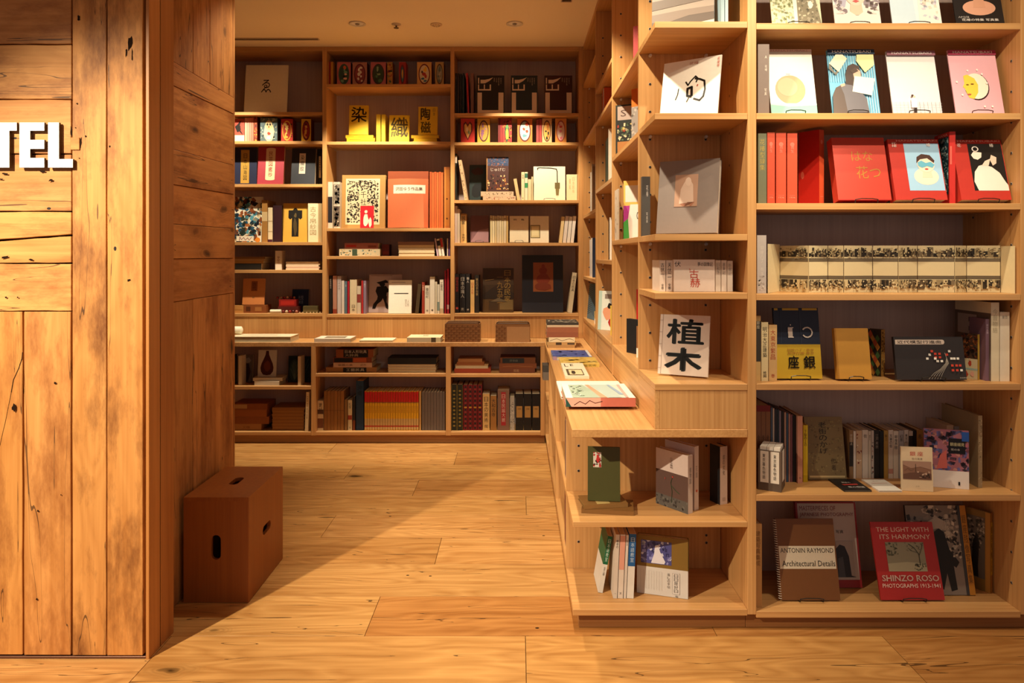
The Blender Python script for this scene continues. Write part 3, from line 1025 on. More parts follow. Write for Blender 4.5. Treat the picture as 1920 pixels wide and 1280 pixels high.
_ord, _set = {}, {}
def row(sh, dy, items, depth=None, noun='book', group=None, Y=None, name='book', cat='book'):
    """upright spines: (x0, x1, py_top, colour, words, {opts}); opts: b bands, t text, tc, lean, lab, d depth, pg pages"""
    z, yf, ph = PLACE[sh]
    for it in items:
        x0, x1, pt, colr, desc = it[:5]
        op = it[5] if len(it) > 5 else {}
        Yb = (Y if Y is not None else yf + dy) + op.get('dy', 0)
        lean = radians(op.get('lean', 0))
        wx = max(X(x1, Yb) - X(x0, Yb) - .0006, .002)
        h = (Z(pt, Yb) - z) / cos(lean) - (.0 if not lean else wx * abs(tan(lean)) * .5)
        d = op.get('d', depth or min(max(h * .7, .09), .2))
        xx = X(x0, Yb) + .0003
        sp = SPAN[sh]
        xx = min(max(xx, sp[0] + .0012), sp[1] - .0012 - wx - (h * sin(lean) if lean > 0 else 0))
        d = min(d, sp[2] - Yb - .003)
        mb, pm = boards(wx, d, h, 'x', '-y', colr, op.get('pg', CREAM), .0018)
        if op.get('solid'):
            mb, pm = MB().box(0, wx, 0, d, 0, h, colr), None
        arts = []
        for (v0, v1, c) in op.get('b', ()):
            arts.append(('r', 0, v0, 1, v1, c))
        if op.get('art'):
            arts += op['art']
        if op.get('t'):
            n = len(op['t'])
            v1 = op.get('v1', .92)
            ln = min(n * wx * .72 / h * 1.05, op.get('ln', .75))
            arts.append(('v', op['t'], .2, v1 - ln, .8, v1, op.get('tc', '#2a2320')))
        if op.get('t2'):
            v0 = op.get('v0', .06)
            arts.append(('v', op['t2'], .28, v0, .72, v0 + min(len(op['t2']) * wx * .5 / h, .25), op.get('tc', '#2a2320')))
        if op.get('left'):
            op = dict(op, lp=op['left'])
        grp = op.get('group', group or ('upright books on the ' + ph))
        if op.get('set'):
            sn, sw = op['set']
            _set[sw] = _set.get(sw, 0) + 1
            op = dict(op, lab='%s volume, %s from left in the %s' % (sn, nth(_set[sw]), sw), name='bound_volume', cat='volume')
            grp = 'volumes of the ' + sw.split(',')[0]
        key = sh
        _ord[key] = _ord.get(key, 0) + 1
        lab = op.get('lab') or '%s %s, %s spine from left, %s' % (desc, noun, nth(_ord[key]), ph)
        if lean > 0:                      # leans to the right: pivot on the lower right corner
            loc = (xx + wx - wx * cos(lean), Yb, z + .0003 + wx * sin(lean))
        else:
            loc = (xx, Yb, z + .0003)
        finish(op.get('name', name), mb, pm, loc, (0, lean, 0), lab, op.get('cat', cat), grp, ([('spine_print', 'front', arts)] if arts else []) + ([('cover_print', 'left', op['lp'])] if op.get('lp') else []), (wx, d, h))

def stack(sh, dy, items, what, depth=.2, Y=None, group=None, lift=0, noun='book', name='book', cat='book'):
    """flat pile, given from the top down: (x0, x1, thickness in px, colour, words, {opts}); opts: lab, art (front), top (art), pg True = page edge towards us, yaw, d"""
    z, yf, ph = PLACE[sh]
    Yb = Y if Y is not None else yf + dy
    zc = z + lift + .0005
    n = len(items)
    for i in range(n - 1, -1, -1):
        x0, x1, tp, colr, desc = items[i][:5]
        op = items[i][5] if len(items[i]) > 5 else {}
        t = tp * Yb / F
        w = X(x1, Yb) - X(x0, Yb)
        d = min(op.get('d', depth), SPAN[sh][2] - Yb - .012)
        pg = op.get('pg')
        mb, pm = boards(w, d, t - .0004, 'z', '+y' if pg else '-y', colr, op.get('pc', CREAM), op.get('c', .0018))
        if op.get('solid'):
            mb, pm = MB().box(0, w, 0, d, 0, t - .0004, colr), None
        pr = []
        if op.get('art'):
            pr.append(('spine_print', 'front', op['art']))
        if op.get('top'):
            pr.append(('cover_print', 'top', op['top']))
        lab = op.get('lab') or '%s flat %s, %s from top %s' % (desc, noun, nth(i + 1), what)
        if n == 1 and not op.get('lab'):
            lab = '%s flat %s %s' % (desc, noun, what)
        yaw = radians(op.get('yaw', 0))
        finish(op.get('name', name), mb, pm, (X(x0, Yb), Yb + op.get('dy', 0), zc), (0, 0, yaw), lab, op.get('cat', cat), group or ('flat books ' + what), pr, (w, d, t - .0004))
        zc += t
    return zc

def ibox(sh, dy, x0, x1, pt, col, side, label, art=(), d=.09, yaw=0, cat='box', name='illustrated_box', group='illustrated boxes on the back shelves', side_art=(), Y=None, lift=0, left_art=()):
    """closed carton with a printed front; side = colour of its sides"""
    z, yf, ph = PLACE[sh]
    Yb = Y if Y is not None else yf + dy
    z += lift
    w = (X(x1, Yb) - X(x0, Yb)) / cos(radians(yaw))
    h = Z(pt, Yb) - z
    mb = MB().box(0, w, 0, d, 0, h, side, col)
    pr = []
    if art:
        pr.append(('front_print', 'front', art))
    if side_art:
        pr.append(('side_print', 'right', side_art))
    if left_art:
        pr.append(('side_print', 'left', left_art))
    return finish(name, mb, None, (X(x0, Yb) + .0003, Yb, z + .0003), (0, 0, radians(yaw)), label, cat, group, pr, (w, d, h))

def blob(cu, cv, ru, rv, col, n=16, amp=.25, seed=0):
    r = random.Random(seed)
    return ('p', [(cu + ru * (1 + r.uniform(-amp, amp)) * cos(2 * pi * i / n), cv + rv * (1 + r.uniform(-amp, amp)) * sin(2 * pi * i / n)) for i in range(n)], col)

def oval(frame, inner, seed, cols):
    """oval medallion with a spotted motif"""
    r = random.Random(seed)
    it = [('e', .5, .5, .40, .43, frame), ('e', .5, .5, .33, .37, inner)]
    for i in range(7):
        it.append(blob(.5 + r.uniform(-.15, .15), .22 + i * .09, r.uniform(.06, .15), r.uniform(.04, .08), r.choice(cols), 9, .3, seed * 31 + i))
    return it

# ================================================================ back wall, left bay
DY = .09
face('A1', 457, 537, 122, .10, .012, '#efe3c8', 'large cream portfolio with one brushed character, top shelf of left back bay', [('v', 'ゑ', .38, .42, .62, .72, '#1c1512')], tilt=7, spine='-x')
PB = [('g', .02, .02, .98, .98, 14, .012, ['#b0352a', '#5a1c1a', '#d9a23c'])]
ibox('A2', .06, 436, 458, 223, '#b44a3c', '#e6b49a', 'red illustrated box with a black bird, second shelf of left back bay', [('r', 0, 0, 1, .3, '#e8d8bc'), blob(.5, .62, .22, .16, '#191414', 12, .4, 3), ('p', [(.3, .7), (.75, .95), (.55, .6)], '#191414'), ('p', [(.5, .5), (.9, .3), (.6, .6)], '#191414')])
row('A2', .06, [(459, 463, 221, '#e0a08a', 'pale red thin'), (463.2, 467.2, 221, '#d9907c', 'salmon thin'), (467.4, 471.4, 220.5, '#d2806c', 'coral thin'), (471.6, 475.6, 220, '#c9745e', 'brick red thin')], depth=.09, noun='box book', name='box_book')
ibox('A2', .06, 476.5, 482, 219, '#9c4a26', '#6a2018', 'narrow rust red illustrated box beside the pink spines, left back bay', PB)
ibox('A2', .06, 488, 520, 221, '#52666a', '#3a201c', 'grey blue illustrated box with an owl figure, second shelf of left back bay', [('g', .02, .02, .98, .98, 60, .012, ['#8a9a92', '#34454a', '#b9b49a']), blob(.5, .42, .30, .40, '#e2cfa4', 18, .08, 5), ('e', .5, .70, .2, .2, '#d9c08c'), ('e', .42, .73, .05, .05, '#241a14'), ('e', .58, .73, .05, .05, '#241a14'), ('p', [(.45, .66), (.55, .66), (.5, .56)], '#c05a20'), blob(.5, .36, .1, .06, '#b03c28', 8, .3, 6), blob(.5, .18, .16, .08, '#e9dcc0', 10, .2, 7)])
ibox('A2', .06, 527, 549, 223, '#b93220', '#6a1a14', 'red illustrated box with a gold oval, second shelf of left back bay', PB + oval('#e0ad3c', '#b4301e', 8, ['#e9b94a', '#f0d27a']))
ibox('A2', .06, 565, 583, 223, '#d8a824', '#6a2018', 'yellow illustrated box with dark red oval, second shelf of left back bay', oval('#5a1512', '#8c2018', 9, ['#c8783c', '#5a1512', '#d9a04a']))

face('A3', 439, 481, 276, .10, .025, '#1d2340', 'dark navy cloth book with gold title slip, third shelf of left back bay', [('r', .28, .05, .66, .93, '#b8903c'), ('v', '日本山海図', .40, .12, .56, .84, '#33240f')], tilt=3)
face('A3', 482, 531, 275, .08, .03, '#a83240', 'crimson cloth book with rounded cream title slip, left back bay', [('r', .30, .14, .66, .94, '#e9cfa8'), ('e', .48, .94, .18, .03, '#e9cfa8'), ('e', .48, .14, .18, .03, '#e9cfa8'), ('v', '民芸図鑑抄', .41, .2, .56, .88, '#9c3a34')], tilt=7)
face('A3', 545, 590, 278, .09, .03, '#20232c', 'slate black cloth book with small white title slip, left back bay', [('r', .32, .3, .58, .86, '#d8ccb8'), ('v', '染織紋', .37, .36, .53, .82, '#241c1a')], tilt=8)
row('A3', .16, [(595.5, 603, 279, '#191a22', 'blue black', {'art': [('r', .3, .22, .85, .80, '#cdbb98'), ('v', '日本', .42, .4, .72, .7, '#2a221c')]})])

face('A4', 438, 490, 369, .07, .02, '#e8e2cc', 'art book with blue and black leaf pattern cover, left back bay', [('g', 0, 0, 1, 1, 150, .03, ['#1c2430', '#24587a', '#5aa0b4', '#b06a34', '#d9c9a0', '#2c3c34', '#8a4a24']), ('r', .1, .02, .72, .13, '#ece6d2'), ('l', [(.2, .03), (.22, .11), (.28, .05), (.36, .1), (.42, .04), (.5, .09), (.56, .04), (.64, .1)], .004, '#7a2440'), blob(.86, .05, .1, .05, '#e08a2c', 10, .2, 1)], tilt=5)
row('A4', .07, [(491, 501.5, 375, '#a8793c', 'tan', {'b': [(.5, .72, '#d2b888')]}), (502.5, 511, 389, '#e2cfaa', 'cream bound', {'b': [(0, .08, '#4a2030'), (.3, .32, '#b9a078'), (.6, .62, '#b9a078')]})])
ibox('A4', .07, 512, 528.5, 385, '#2c1018', '#200c12', 'dark maroon slipcase beside the yellow kimono book, left back bay', [('r', .1, .05, .9, .95, '#33141c')], cat='book', name='slipcase', group='slipcases')
KIM = [('p', [(.22, .82), (.40, .82), (.46, .88), (.54, .88), (.60, .82), (.78, .82), (.78, .62), (.70, .58), (.64, .62), (.64, .14), (.36, .14), (.36, .62), (.30, .58), (.22, .62)], '#17130f'), blob(.5, .4, .08, .2, '#4a3c22', 10, .3, 4), blob(.5, .68, .05, .06, '#5a4a2a', 8, .3, 5)]
face('A4', 530, 576, 381, .08, .02, '#cf9f3f', 'golden yellow book with a black kimono silhouette, left back bay', KIM, tilt=3)
row('A4', .07, [(577.5, 596.5, 381, '#e3d2ac', 'cream broad', {'t': '古今帛紗図', 'tc': '#9a8458'}), (597, 603.5, 381, '#d6be8c', 'beige')])

stack('A5', .06, [(436, 497, 4, '#8a6238', 'thin brown'), (436, 495, 3.5, '#b08a5a', 'thin tan'), (436, 494, 5, '#a57a44', 'tan'), (436, 490, 12, '#1c1814', 'thick black')], 'in the left pile, fifth shelf, left back bay')
ibox('A5', .06, 516, 528, 470, '#e6d8c4', '#cbb8a0', 'small upright white card box between two flat piles, left back bay', [('v', '茶', .3, .3, .7, .75, '#a87a6a')], cat='box', name='card_box', group='card boxes')
stack('A5', .06, [(536, 597, 3.2, '#eadcc0', 'pale'), (536.5, 600, 3, '#dcc6a4', 'beige'), (536, 597.5, 3, '#e6d2b6', 'pale striped'), (537, 600, 3, '#cfae94', 'pinkish'), (536, 598, 3, '#e2cfb4', 'cream')], 'in the right pile, fifth shelf, left back bay', noun='booklet', name='booklet', cat='booklet')

z0 = PLACE['A6'][0]
stack('A6', .05, [(457, 499, 15, '#8a4e26', 'brown', {'solid': 1, 'art': [('r', .1, .2, .3, .8, '#5a3018'), ('r', .5, .25, .8, .75, '#a8703c')], 'cat': 'box', 'name': 'wooden_box', 'lab': 'brown wooden box under the orange book, sixth shelf of left back bay'})], 'x', depth=.12)
stack('A6', .05, [(436, 456.5, 14, '#c08a4a', 'tan', {'solid': 1, 'art': [('r', .1, .4, .9, .44, '#8a5a28')], 'cat': 'box', 'name': 'wooden_box', 'lab': 'tan wooden box beside the brown box, sixth shelf of left back bay'})], 'x', depth=.12)
face('A6', 454, 495, 522, .06, .012, '#c97d44', 'orange tan book with dark emblem standing on a brown box', [('r', .38, .52, .66, .9, '#8a4a24'), ('v', '古代', .44, .56, .60, .86, '#4a2412'), ('e', .5, .28, .06, .03, '#8a5a34')], tilt=8, lift=15.2 * (YU + .05) / F)
face('A6', 547, 578, 542, .165, .03, '#16264a', 'small dark blue book with pale characters, sixth shelf of left back bay', [('t', '光悦', .36, .52, .68, .72, '#8494b0'), ('t', '琳派', .36, .34, .68, .5, '#8494b0')], tilt=6)
b = stack('A6', .06, [(523, 555, 13, '#8c1a16', 'red', {'solid': 1, 'art': [('r', .1, .2, .9, .8, '#b0281e')], 'cat': 'box', 'name': 'lacquer_box', 'lab': 'red lacquer box carrying wooden beads, sixth shelf of left back bay'})], 'x', depth=.07, lift=.052)
stack('A6', .055, [(521, 559, 12, '#5a2018', 'dark red', {'solid': 1, 'cat': 'box', 'name': 'lacquer_box', 'lab': 'dark lacquer box under the red box, left back bay'})], 'x', depth=.09)
def bead(px, py, Y, r, col, label):
    o = MB().lathe([(r * sin(pi * i / 8), -r * cos(pi * i / 8)) for i in range(9)], 0, 0, 0, 12, col).build('wooden_bead', M_gloss, None, (X(px, Y), Y, py), smooth=True)
    tag(o, label, 'bead', 'wooden beads on the back shelf')
zt = b + .012
for i, c in enumerate(['#7a1c18', '#b08a6a', '#8c2a20', '#d2b08a', '#7a1c18', '#a8684a']):
    bead(520.5 + i * 6.2, zt, YU + .095, .0115, c, '%s bead, %s in the row on the red lacquer box' % (['dark red', 'pale wood', 'red', 'cream wood', 'deep red', 'brown'][i], nth(i + 1)))
for i, c in enumerate(['#6a1a14', '#c8b090', '#8c2018', '#401410', '#a0604a']):
    bead(531 + i * 6.3, z0 + .0125, YU + .035, .0122, c, '%s bead, %s in the row before the lacquer boxes' % (['dark red', 'cream', 'red', 'black', 'brown'][i], nth(i + 1)))
sc = MB().lathe([(0, 0), (.014, 0), (.015, .004), (.015, .082), (.014, .086), (0, .086)], 0, 0, 0, 16, '#e6d8bc', axis='x').build('paper_scroll', M_paint, None, (X(507, YU + .03), YU + .03, z0 + .0155), smooth=False)
tag(sc, 'small rolled cream scroll lying in front of the red beads', 'scroll')
stack('A6', .05, [(568, 595, 7, '#54492a', 'olive', {'solid': 1, 'cat': 'box', 'name': 'tin_box', 'lab': 'olive tin lid box on sixth shelf of left back bay'}), (568, 596, 6, '#6a5a34', 'olive', {'solid': 1, 'cat': 'box', 'name': 'tin_box', 'lab': 'lower olive tin box below the olive lid, left back bay'})], 'x', depth=.05)
for i, px in enumerate((562, 568, 575, 582, 588, 594, 600)):
    bead(px, z0 + .006, YU + .02, .0052, '#cbb288', 'tiny pale bead, %s in the line along the shelf edge' % nth(i + 1))

# counter in front of the left bay
def on_counter(px0, px1, Y, d, t, col, label, top=(), front=(), yaw=0, lift=0, spine='-y', name='book', cat='book', pages=CREAM):
    w = X(px1, Y) - X(px0, Y)
    mb, pm = boards(w, d, t, 'z', spine, col, pages)
    pr = []
    if top:
        pr.append(('cover_print', 'top', top))
    if front:
        pr.append(('spine_print', 'front', front))
    return finish(name, mb, pm, (X(px0, Y), Y, CT + .0004 + lift), (0, 0, radians(yaw)), label, cat, 'books lying on the counter', pr, (w, d, t))
BR = [('l', [(.15, .4), (.3, .55), (.42, .4), (.6, .6), (.78, .42)], .006, '#8a7a5a'), ('l', [(.2, .7), (.4, .78), (.7, .7)], .005, '#9a8a68'), ('l', [(.3, .2), (.5, .3), (.75, .2)], .005, '#9a8a68')]
on_counter(430, 545, YL + .012, .20, .042, '#e2d5b4', 'large cream folded print book lying on the counter, far left', BR, [('l', [(0, .3), (.3, .4), (.6, .25), (1, .4)], .004, '#b8a888')], spine='+y')
ro = MB().lathe([(0, -.004), (.016, 0), (.030, .01), (.030, .17), (.016, .18), (0, .184)], 0, 0, 0, 20, '#f0e8d0', axis='x').build('paper_roll', M_paint, None, (X(456, YL + .17) - .184, YL + .165, CT + .0736 + .0015), smooth=True)
tag(ro, 'fat cream paper roll at the far left on the counter book', 'paper roll')
on_counter(589, 657, YL + .01, .20, .027, '#d8c8b4', 'thick pale book with a dark cover window lying on the counter', [('r', .04, .05, .96, .95, '#eadfca'), ('r', .22, .25, .80, .75, '#6a5a48'), ('r', .26, .3, .76, .7, '#86745c')])
on_counter(673, 736, YL + .02, .18, .013, '#e6d8b8', 'thin cream pamphlet lying on the counter, middle back bay', [('l', [(.2, .5), (.5, .6), (.8, .45)], .003, '#b8a67e')], spine=None, pages='#e0d0ac')
on_counter(763, 826, YL + .008, .21, .036, '#e4d8b0', 'thick ivory book lying beside the woven box on the counter', [('v', '民', .42, .5, .58, .8, '#6a5a3a'), ('l', [(.3, .4), (.6, .4)], .003, '#8a7a54')], [('r', .72, 0, .86, 1, '#5a4a34'), ('r', 0, .1, .7, .9, '#cfbfa0')])

# low left bay
row('D1', .08, [(447, 453, 667, '#d8c8b0', 'white slim', {'dy': -.03, 'd': .09}), ])
face('D1', 437, 444, 664, .1, .03, '#1c1a1c', 'black book at the far left, low left back bay', (), tilt=2)
face('D1', 455.5, 473, 665, .16, .03, '#6a6058', 'grey photographic book beside a white spine, low left back bay', [blob(.45, .4, .3, .35, '#3a2420', 10, .2, 2), blob(.5, .8, .3, .1, '#97908a', 10, .2, 2)], tilt=4)
zl = stack('D1', .04, [(474, 529, 6, '#cdbfa8', 'pale grey', {'yaw': 2}), (477, 524, 8, '#d6cab4', 'whitish', {'yaw': -3})], 'under the vase book, low left back bay', depth=.15)
face('D1', 483, 517, 656, .07, .012, '#c9c2b6', 'grey book with a brown pear shaped vase standing on two books', [('p', [(.5 + .36 * s_ * r_, v_) for s_, seq in ((1, ((.0, .06), (.55, .08), (.92, .2), (1.0, .34), (.85, .5), (.55, .66), (.28, .82), (.2, .97))), (-1, ((.2, .97), (.28, .82), (.55, .66), (.85, .5), (1.0, .34), (.92, .2), (.55, .08)))) for r_, v_ in seq], '#4a2014'), blob(.52, .4, .18, .2, '#6a341e', 12, .1, 3)], tilt=6, lift=14.3 * (YL + .04) / F)
face('D1', 540, 564, 667, .16, .02, '#1a2420', 'black book with green fan shaped plant photo, low left back bay', [('e', .5, .45, .42, .42, '#33443a')] + [('l', [(.5, .1), (.5 + .36 * cos(a / 10), .1 + .7 * sin(a / 10))], .003, '#6a7a66') for a in range(4, 28, 3)], tilt=4)
row('D1', .06, [(558.5, 564, 668, '#d4c2a2', 'cream slim', {'dy': -.02, 'd': .10})])
face('D1', 566, 582, 668, .165, .02, '#16201c', 'dark green book half hidden at the right, low left back bay', [('l', [(.1, .2), (.8, .7)], .004, '#3c5044'), ('l', [(.1, .4), (.7, .9)], .004, '#3c5044')], tilt=4)
stack('D2', .05, [(436, 501, 11, '#8a4a20', 'brown', {'solid': 1, 'art': [('r', 0, .15, .42, .85, '#b48a5a')]}), (436, 500, 13.5, '#9a5624', 'orange brown', {'solid': 1}), (436, 504, 13.5, '#8c4c20', 'russet', {'solid': 1}), (436, 490, 12, '#a8703c', 'tan', {'solid': 1, 'art': [('t', '文様', .35, .3, .6, .7, '#7a4a20')]})], 'in the left pile, low left back bay', depth=.2, noun='boxed book', name='boxed_book')
stack('D2', .05, [(510.5, 572, 3.2, '#8a5a2c', 'brown')] + [(510 + (i % 3) * .6, 570.5 - (i % 2), 3.05, '#9a6630' if i % 2 else '#8c5a2a', 'brown') for i in range(13)], 'in the tall brown pile, low left back bay', depth=.2, noun='volume', name='bound_volume', cat='volume', group='matching brown volumes piled flat')
row('D2', .05, [(571.5, 577.5, 735, '#d6bd92', 'cream slim', {'lean': 2, 'art': [('v', '日本の染', .3, .3, .7, .9, '#7a5a34')], 'dy': -.035})])

# ================================================================ back wall, middle bay
row('B1', .07, [(616, 619, 116, '#8c1c1a', 'dark red thin'), (620, 624.5, 116, '#c08a2c', 'mustard thin')], depth=.09, noun='box book', name='box_book')
for (a, b, c, sd, lab, art) in [
    (632, 657.5, '#b4636a', '#5a1418', 'pink illustrated box with green oval, first of seven on top shelf, middle back bay', oval('#33564a', '#2c4a44', 21, ['#c8603a', '#e0b09a', '#17130f', '#6a9a7c'])),
    (661, 688, '#a8746a', '#5a1418', 'dusty pink illustrated box with white cat oval, top shelf, middle back bay', oval('#5a1c30', '#8a3a44', 22, ['#e9e0d2', '#d9cfc0'])),
    (695, 723.5, '#b0606c', '#6a1a1c', 'rose illustrated box with dark green oval, top shelf, middle back bay', oval('#3a2a22', '#26402c', 23, ['#4a7a50', '#1c2c20', '#8aa078'])),
    (726, 736, '#a87a34', '#8a4a20', 'narrow gold illustrated box, top shelf, middle back bay', [('g', .05, .05, .95, .95, 20, .012, ['#3c6a4a', '#8c2a20', '#d9b04a'])]),
    (748, 761, '#9c1f1a', '#b0362a', 'narrow bright red illustrated box, top shelf, middle back bay', [('e', .5, .5, .34, .4, '#5a1412'), blob(.5, .5, .2, .3, '#2f6a7c', 10, .2, 4), blob(.5, .5, .1, .2, '#d09a34', 10, .2, 5)]),
    (782, 809, '#d2a45e', '#7a2a1c', 'golden tan illustrated box with colourful oval, top shelf, middle back bay', oval('#6a1c1a', '#d8c8a8', 24, ['#b03428', '#2f6a8c', '#e0b23c', '#4a2c1c'])),
    (816, 832, '#b4945a', '#7a2a1c', 'rightmost tan illustrated box with grey oval, top shelf, middle back bay', oval('#5a3424', '#8a8a78', 25, ['#5a6a6c', '#a8a08a']))]:
    ibox('B1', .07, a, b, 116.5, c, sd, lab, art, d=.10)

YE = '#d6b012'
za = stack('B2', .12, [(648, 700, 5.5, YE, 'yellow', {'art': [('l', [(.05, .5), (.3, .5)], .003, '#8a7010'), ('l', [(.45, .5), (.8, .5)], .003, '#8a7010')]}), (650, 703, 5.5, '#d0a810', 'yellow', {'art': [('l', [(.1, .5), (.5, .5)], .003, '#8a7010')]}), (650, 702, 5.5, YE, 'yellow', {'art': [('l', [(.06, .5), (.4, .5)], .003, '#8a7010')]})], 'in the left yellow pile, middle back bay', depth=.14)
face('B2', 654, 690, 197.5, .12, .018, YE, 'yellow book with large character for dyeing standing on a yellow pile', [('T', '染', .10, .42, .92, .95, '#4a3a12'), ('r', .12, .1, .3, .3, '#d2ae10')], tilt=5, lift=16.8 * (YU + .12) / F + .001)
row('B2', .12, [(705.5, 713.5, 214.5, '#dcc02a', 'bright yellow'), (715, 722.5, 214.5, '#dcc02a', 'light yellow')])
face('B2', 729.5, 767, 216, .12, .02, '#dcbe22', 'yellow book with large grey character for weaving, middle back bay', [('T', '織', .08, .22, .94, .93, '#8a7a48')], tilt=4)
stack('B2', .12, [(771, 823, 5.5, YE, 'yellow'), (776, 819, 5.5, '#d8b414', 'deep yellow', {'yaw': 3}), (774, 821, 5.5, YE, 'yellow')], 'in the right yellow pile, middle back bay', depth=.14)
face('B2', 784, 820, 200, .12, .018, '#d4ae14', 'yellow book with two large characters for ceramics standing on a yellow pile', [('T', '陶', .12, .52, .62, .97, '#4a3a12'), ('T', '磁', .12, .05, .66, .48, '#7a6824'), ('v', '日本', .76, .66, .88, .94, '#6a5820')], tilt=5, lift=16.8 * (YU + .12) / F + .001)

row('B3', .10, [(613.5, 621.5, 341, '#e6dcc8', 'white and black', {'b': [(.12, .68, '#2a2830')], 'dy': -.06}), (625.5, 637.5, 341, '#cfc4b0', 'white framed picture', {'b': [(.52, .95, '#8a8070'), (.04, .48, '#7a6c5c')], 'dy': -.04, 'art': [('g', .1, .05, .9, .47, 24, .02, ['#5a4a3c', '#b8aa94', '#4a3a34']), ('g', .1, .53, .9, .94, 24, .02, ['#5a5048', '#c8bca8', '#3a342e'])]})], depth=.2)
TX = [('r', .09, .07, .87, .93, '#e6d8b0'), ('r', .12, .10, .84, .90, '#d8caa4'), ('g', .12, .10, .84, .90, 420, .011, ['#241c16', '#3a3026', '#5a4c3a']), ('r', .40, .38, .58, .70, '#ddcca0'), ('v', '千社', .43, .42, .56, .70, '#1a1410'), ('r', .43, .005, .74, .42, '#c8202c'), ('e', .56, .31, .035, .03, '#f0e4d0'), blob(.56, .15, .06, .12, '#f0e4d0', 12, .15, 2), blob(.66, .11, .035, .09, '#f0e4d0', 12, .15, 3)]
face('B3', 640, 722, 328, .10, .035, '#b98c4e', 'large tan book with dense seal script panel and red slip, middle back bay', TX, tilt=4)
# big folder with bulging orange band
fo = face('B3', 727, 803, 321, .12, .03, '#9c4a26', 'russet portfolio with bulging orange paper wrap, third shelf of middle back bay', (), tilt=2, spine=None, pages='#8a3c1c')
mbw = MB()
fw = X(803, YU + .12) - X(727, YU + .12)
hh = Z(334, YU + .12) - PLACE['B3'][0]
n = 14
for i in range(n):
    a0, a1 = i / n, (i + 1) / n
    y0, y1 = -.028 * sin(pi * a0) - .001, -.028 * sin(pi * a1) - .001
    for (v0, v1, c) in ((.006, hh * .80, '#d2734a'), (hh * .80, hh * .985, '#d2734a')):
        mbw.poly([(fw * a0, y0, v0), (fw * a1, y1, v0), (fw * a1, y1, v1), (fw * a0, y0, v1)], c)
    if .14 < (a0 + a1) / 2 < .93:
        mbw.poly([(fw * a0, y0 - .0006, hh * .69), (fw * a1, y1 - .0006, hh * .69), (fw * a1, y1 - .0006, hh * .86), (fw * a0, y0 - .0006, hh * .86)], '#efe2cc')
wrap = mbw.build('paper_wrap', M_print, fo)
sldf = wrap.modifiers.new('thick', 'SOLIDIFY')
sldf.thickness = .0006
sldf.offset = 1
ar = Art(lambda u, v, e: (fw * (.2 + .66 * u / .17), -.028 * sin(pi * (.2 + .66 * u / .17)) - .003 - e, hh * .74 + v), .17, hh * .08)
ar.text('沢田ゆう作品集', .0, .1, 1, .95, '#6a5a50')
ar.build('title', fo)
row('B3', .06, [(805.5 + i * 4.3, 809.5 + i * 4.3, 322 + (i % 2), ('#b85628', '#c4622e')[i % 2], 'orange', {'set': ('orange bound', 'orange set, third shelf of middle back bay')}) for i in range(6)], depth=.2)
ibox('B3', .05, 832.5, 843.5, 313, '#a8622a', '#7a4218', 'narrow wooden slip box at the right end, third shelf of middle back bay', [('r', .12, .04, .88, .96, '#b8722e'), ('e', .5, .48, .14, .015, '#5a3010'), ('e', .5, .16, .14, .015, '#5a3010')], d=.2, name='wooden_box', group='wooden boxes')
stack('B4', .06, [(646, 709, 11, '#b07068', 'dusty red', {'art': [('r', .05, .3, .35, .7, '#c03a30'), ('r', .7, .2, .95, .6, '#8a4a40')]}), (636, 712.5, 13.5, '#cdbf9c', 'pictured', {'art': [('g', .02, .1, .98, .9, 70, .008, ['#7a9a94', '#3a4a44', '#c8a05a', '#a8b8a8', '#e0d0a8']), ('r', .32, .05, .44, .95, '#40503c')]})], 'in left pile, fourth shelf, middle back bay')
ibox('B4', .12, 716, 730, 458, '#5a1818', '#401010', 'dark red box behind the pictured flat book, middle back bay', [('r', .1, .1, .9, .4, '#7a2420')], d=.1, cat='box', name='card_box', group='card boxes')
stack('B4', .06, [(746, 814, 6.5, '#8a6a58', 'brown grey'), (746, 814, 7, '#dccba4', 'cream', {'pg': 1}), (747, 815, 7, '#e2d4b4', 'ivory', {'pg': 1}), (747, 815, 6.5, '#d8c8a4', 'beige', {'pg': 1})], 'in right pile, fourth shelf, middle back bay')
row('B4', .06, [(819.5, 822.5, 447, '#b8a4b4', 'lavender slim', {'lean': -9, 'd': .12}), (823.5, 828.5, 448, '#e0d4c4', 'white', {'lean': -9, 'b': [(.6, .9, '#241a1c')], 'd': .12}), (829.5, 833.5, 446, '#e2d8cc', 'white and red', {'lean': -8, 'b': [(.5, .98, '#b83228')], 'd': .12}), (838, 840, 447, '#e4dccc', 'white thin'), (841, 843.5, 446, '#6a4a8a', 'purple thin')])

row('B5', .06, [(617.5, 622.5, 517, '#24211f', 'black', {'t': '民藝運動史', 'tc': '#b8aca0'}), (624, 631.5, 517, '#c8937c', 'pinkish orange', {'b': [(.0, .12, '#a04a34')]}), (632.5, 639.5, 517.5, '#c4b8b4', 'pale grey', {'t': '日本の手', 'tc': '#7a6a68'}), (640.5, 645.5, 526, '#d8ccc0', 'white'), (646.5, 650.5, 527, '#5a7482', 'blue grey', {'t': '土偶', 'tc': '#d0d4d0'}), (651.5, 655, 527, '#a81c2a', 'crimson'), (656, 669, 524, '#d8c6a2', 'cream broad', {'t2': '日本'}), (669.5, 676.5, 536, '#cfc0a8', 'beige', {'b': [(.4, .7, '#8a3c34')]}), (677.5, 681, 526, '#b02a2c', 'red thin'), (681.5, 686.5, 526, '#8a7488', 'mauve', {'t': '装丁', 'tc': '#e8e0d8'})])
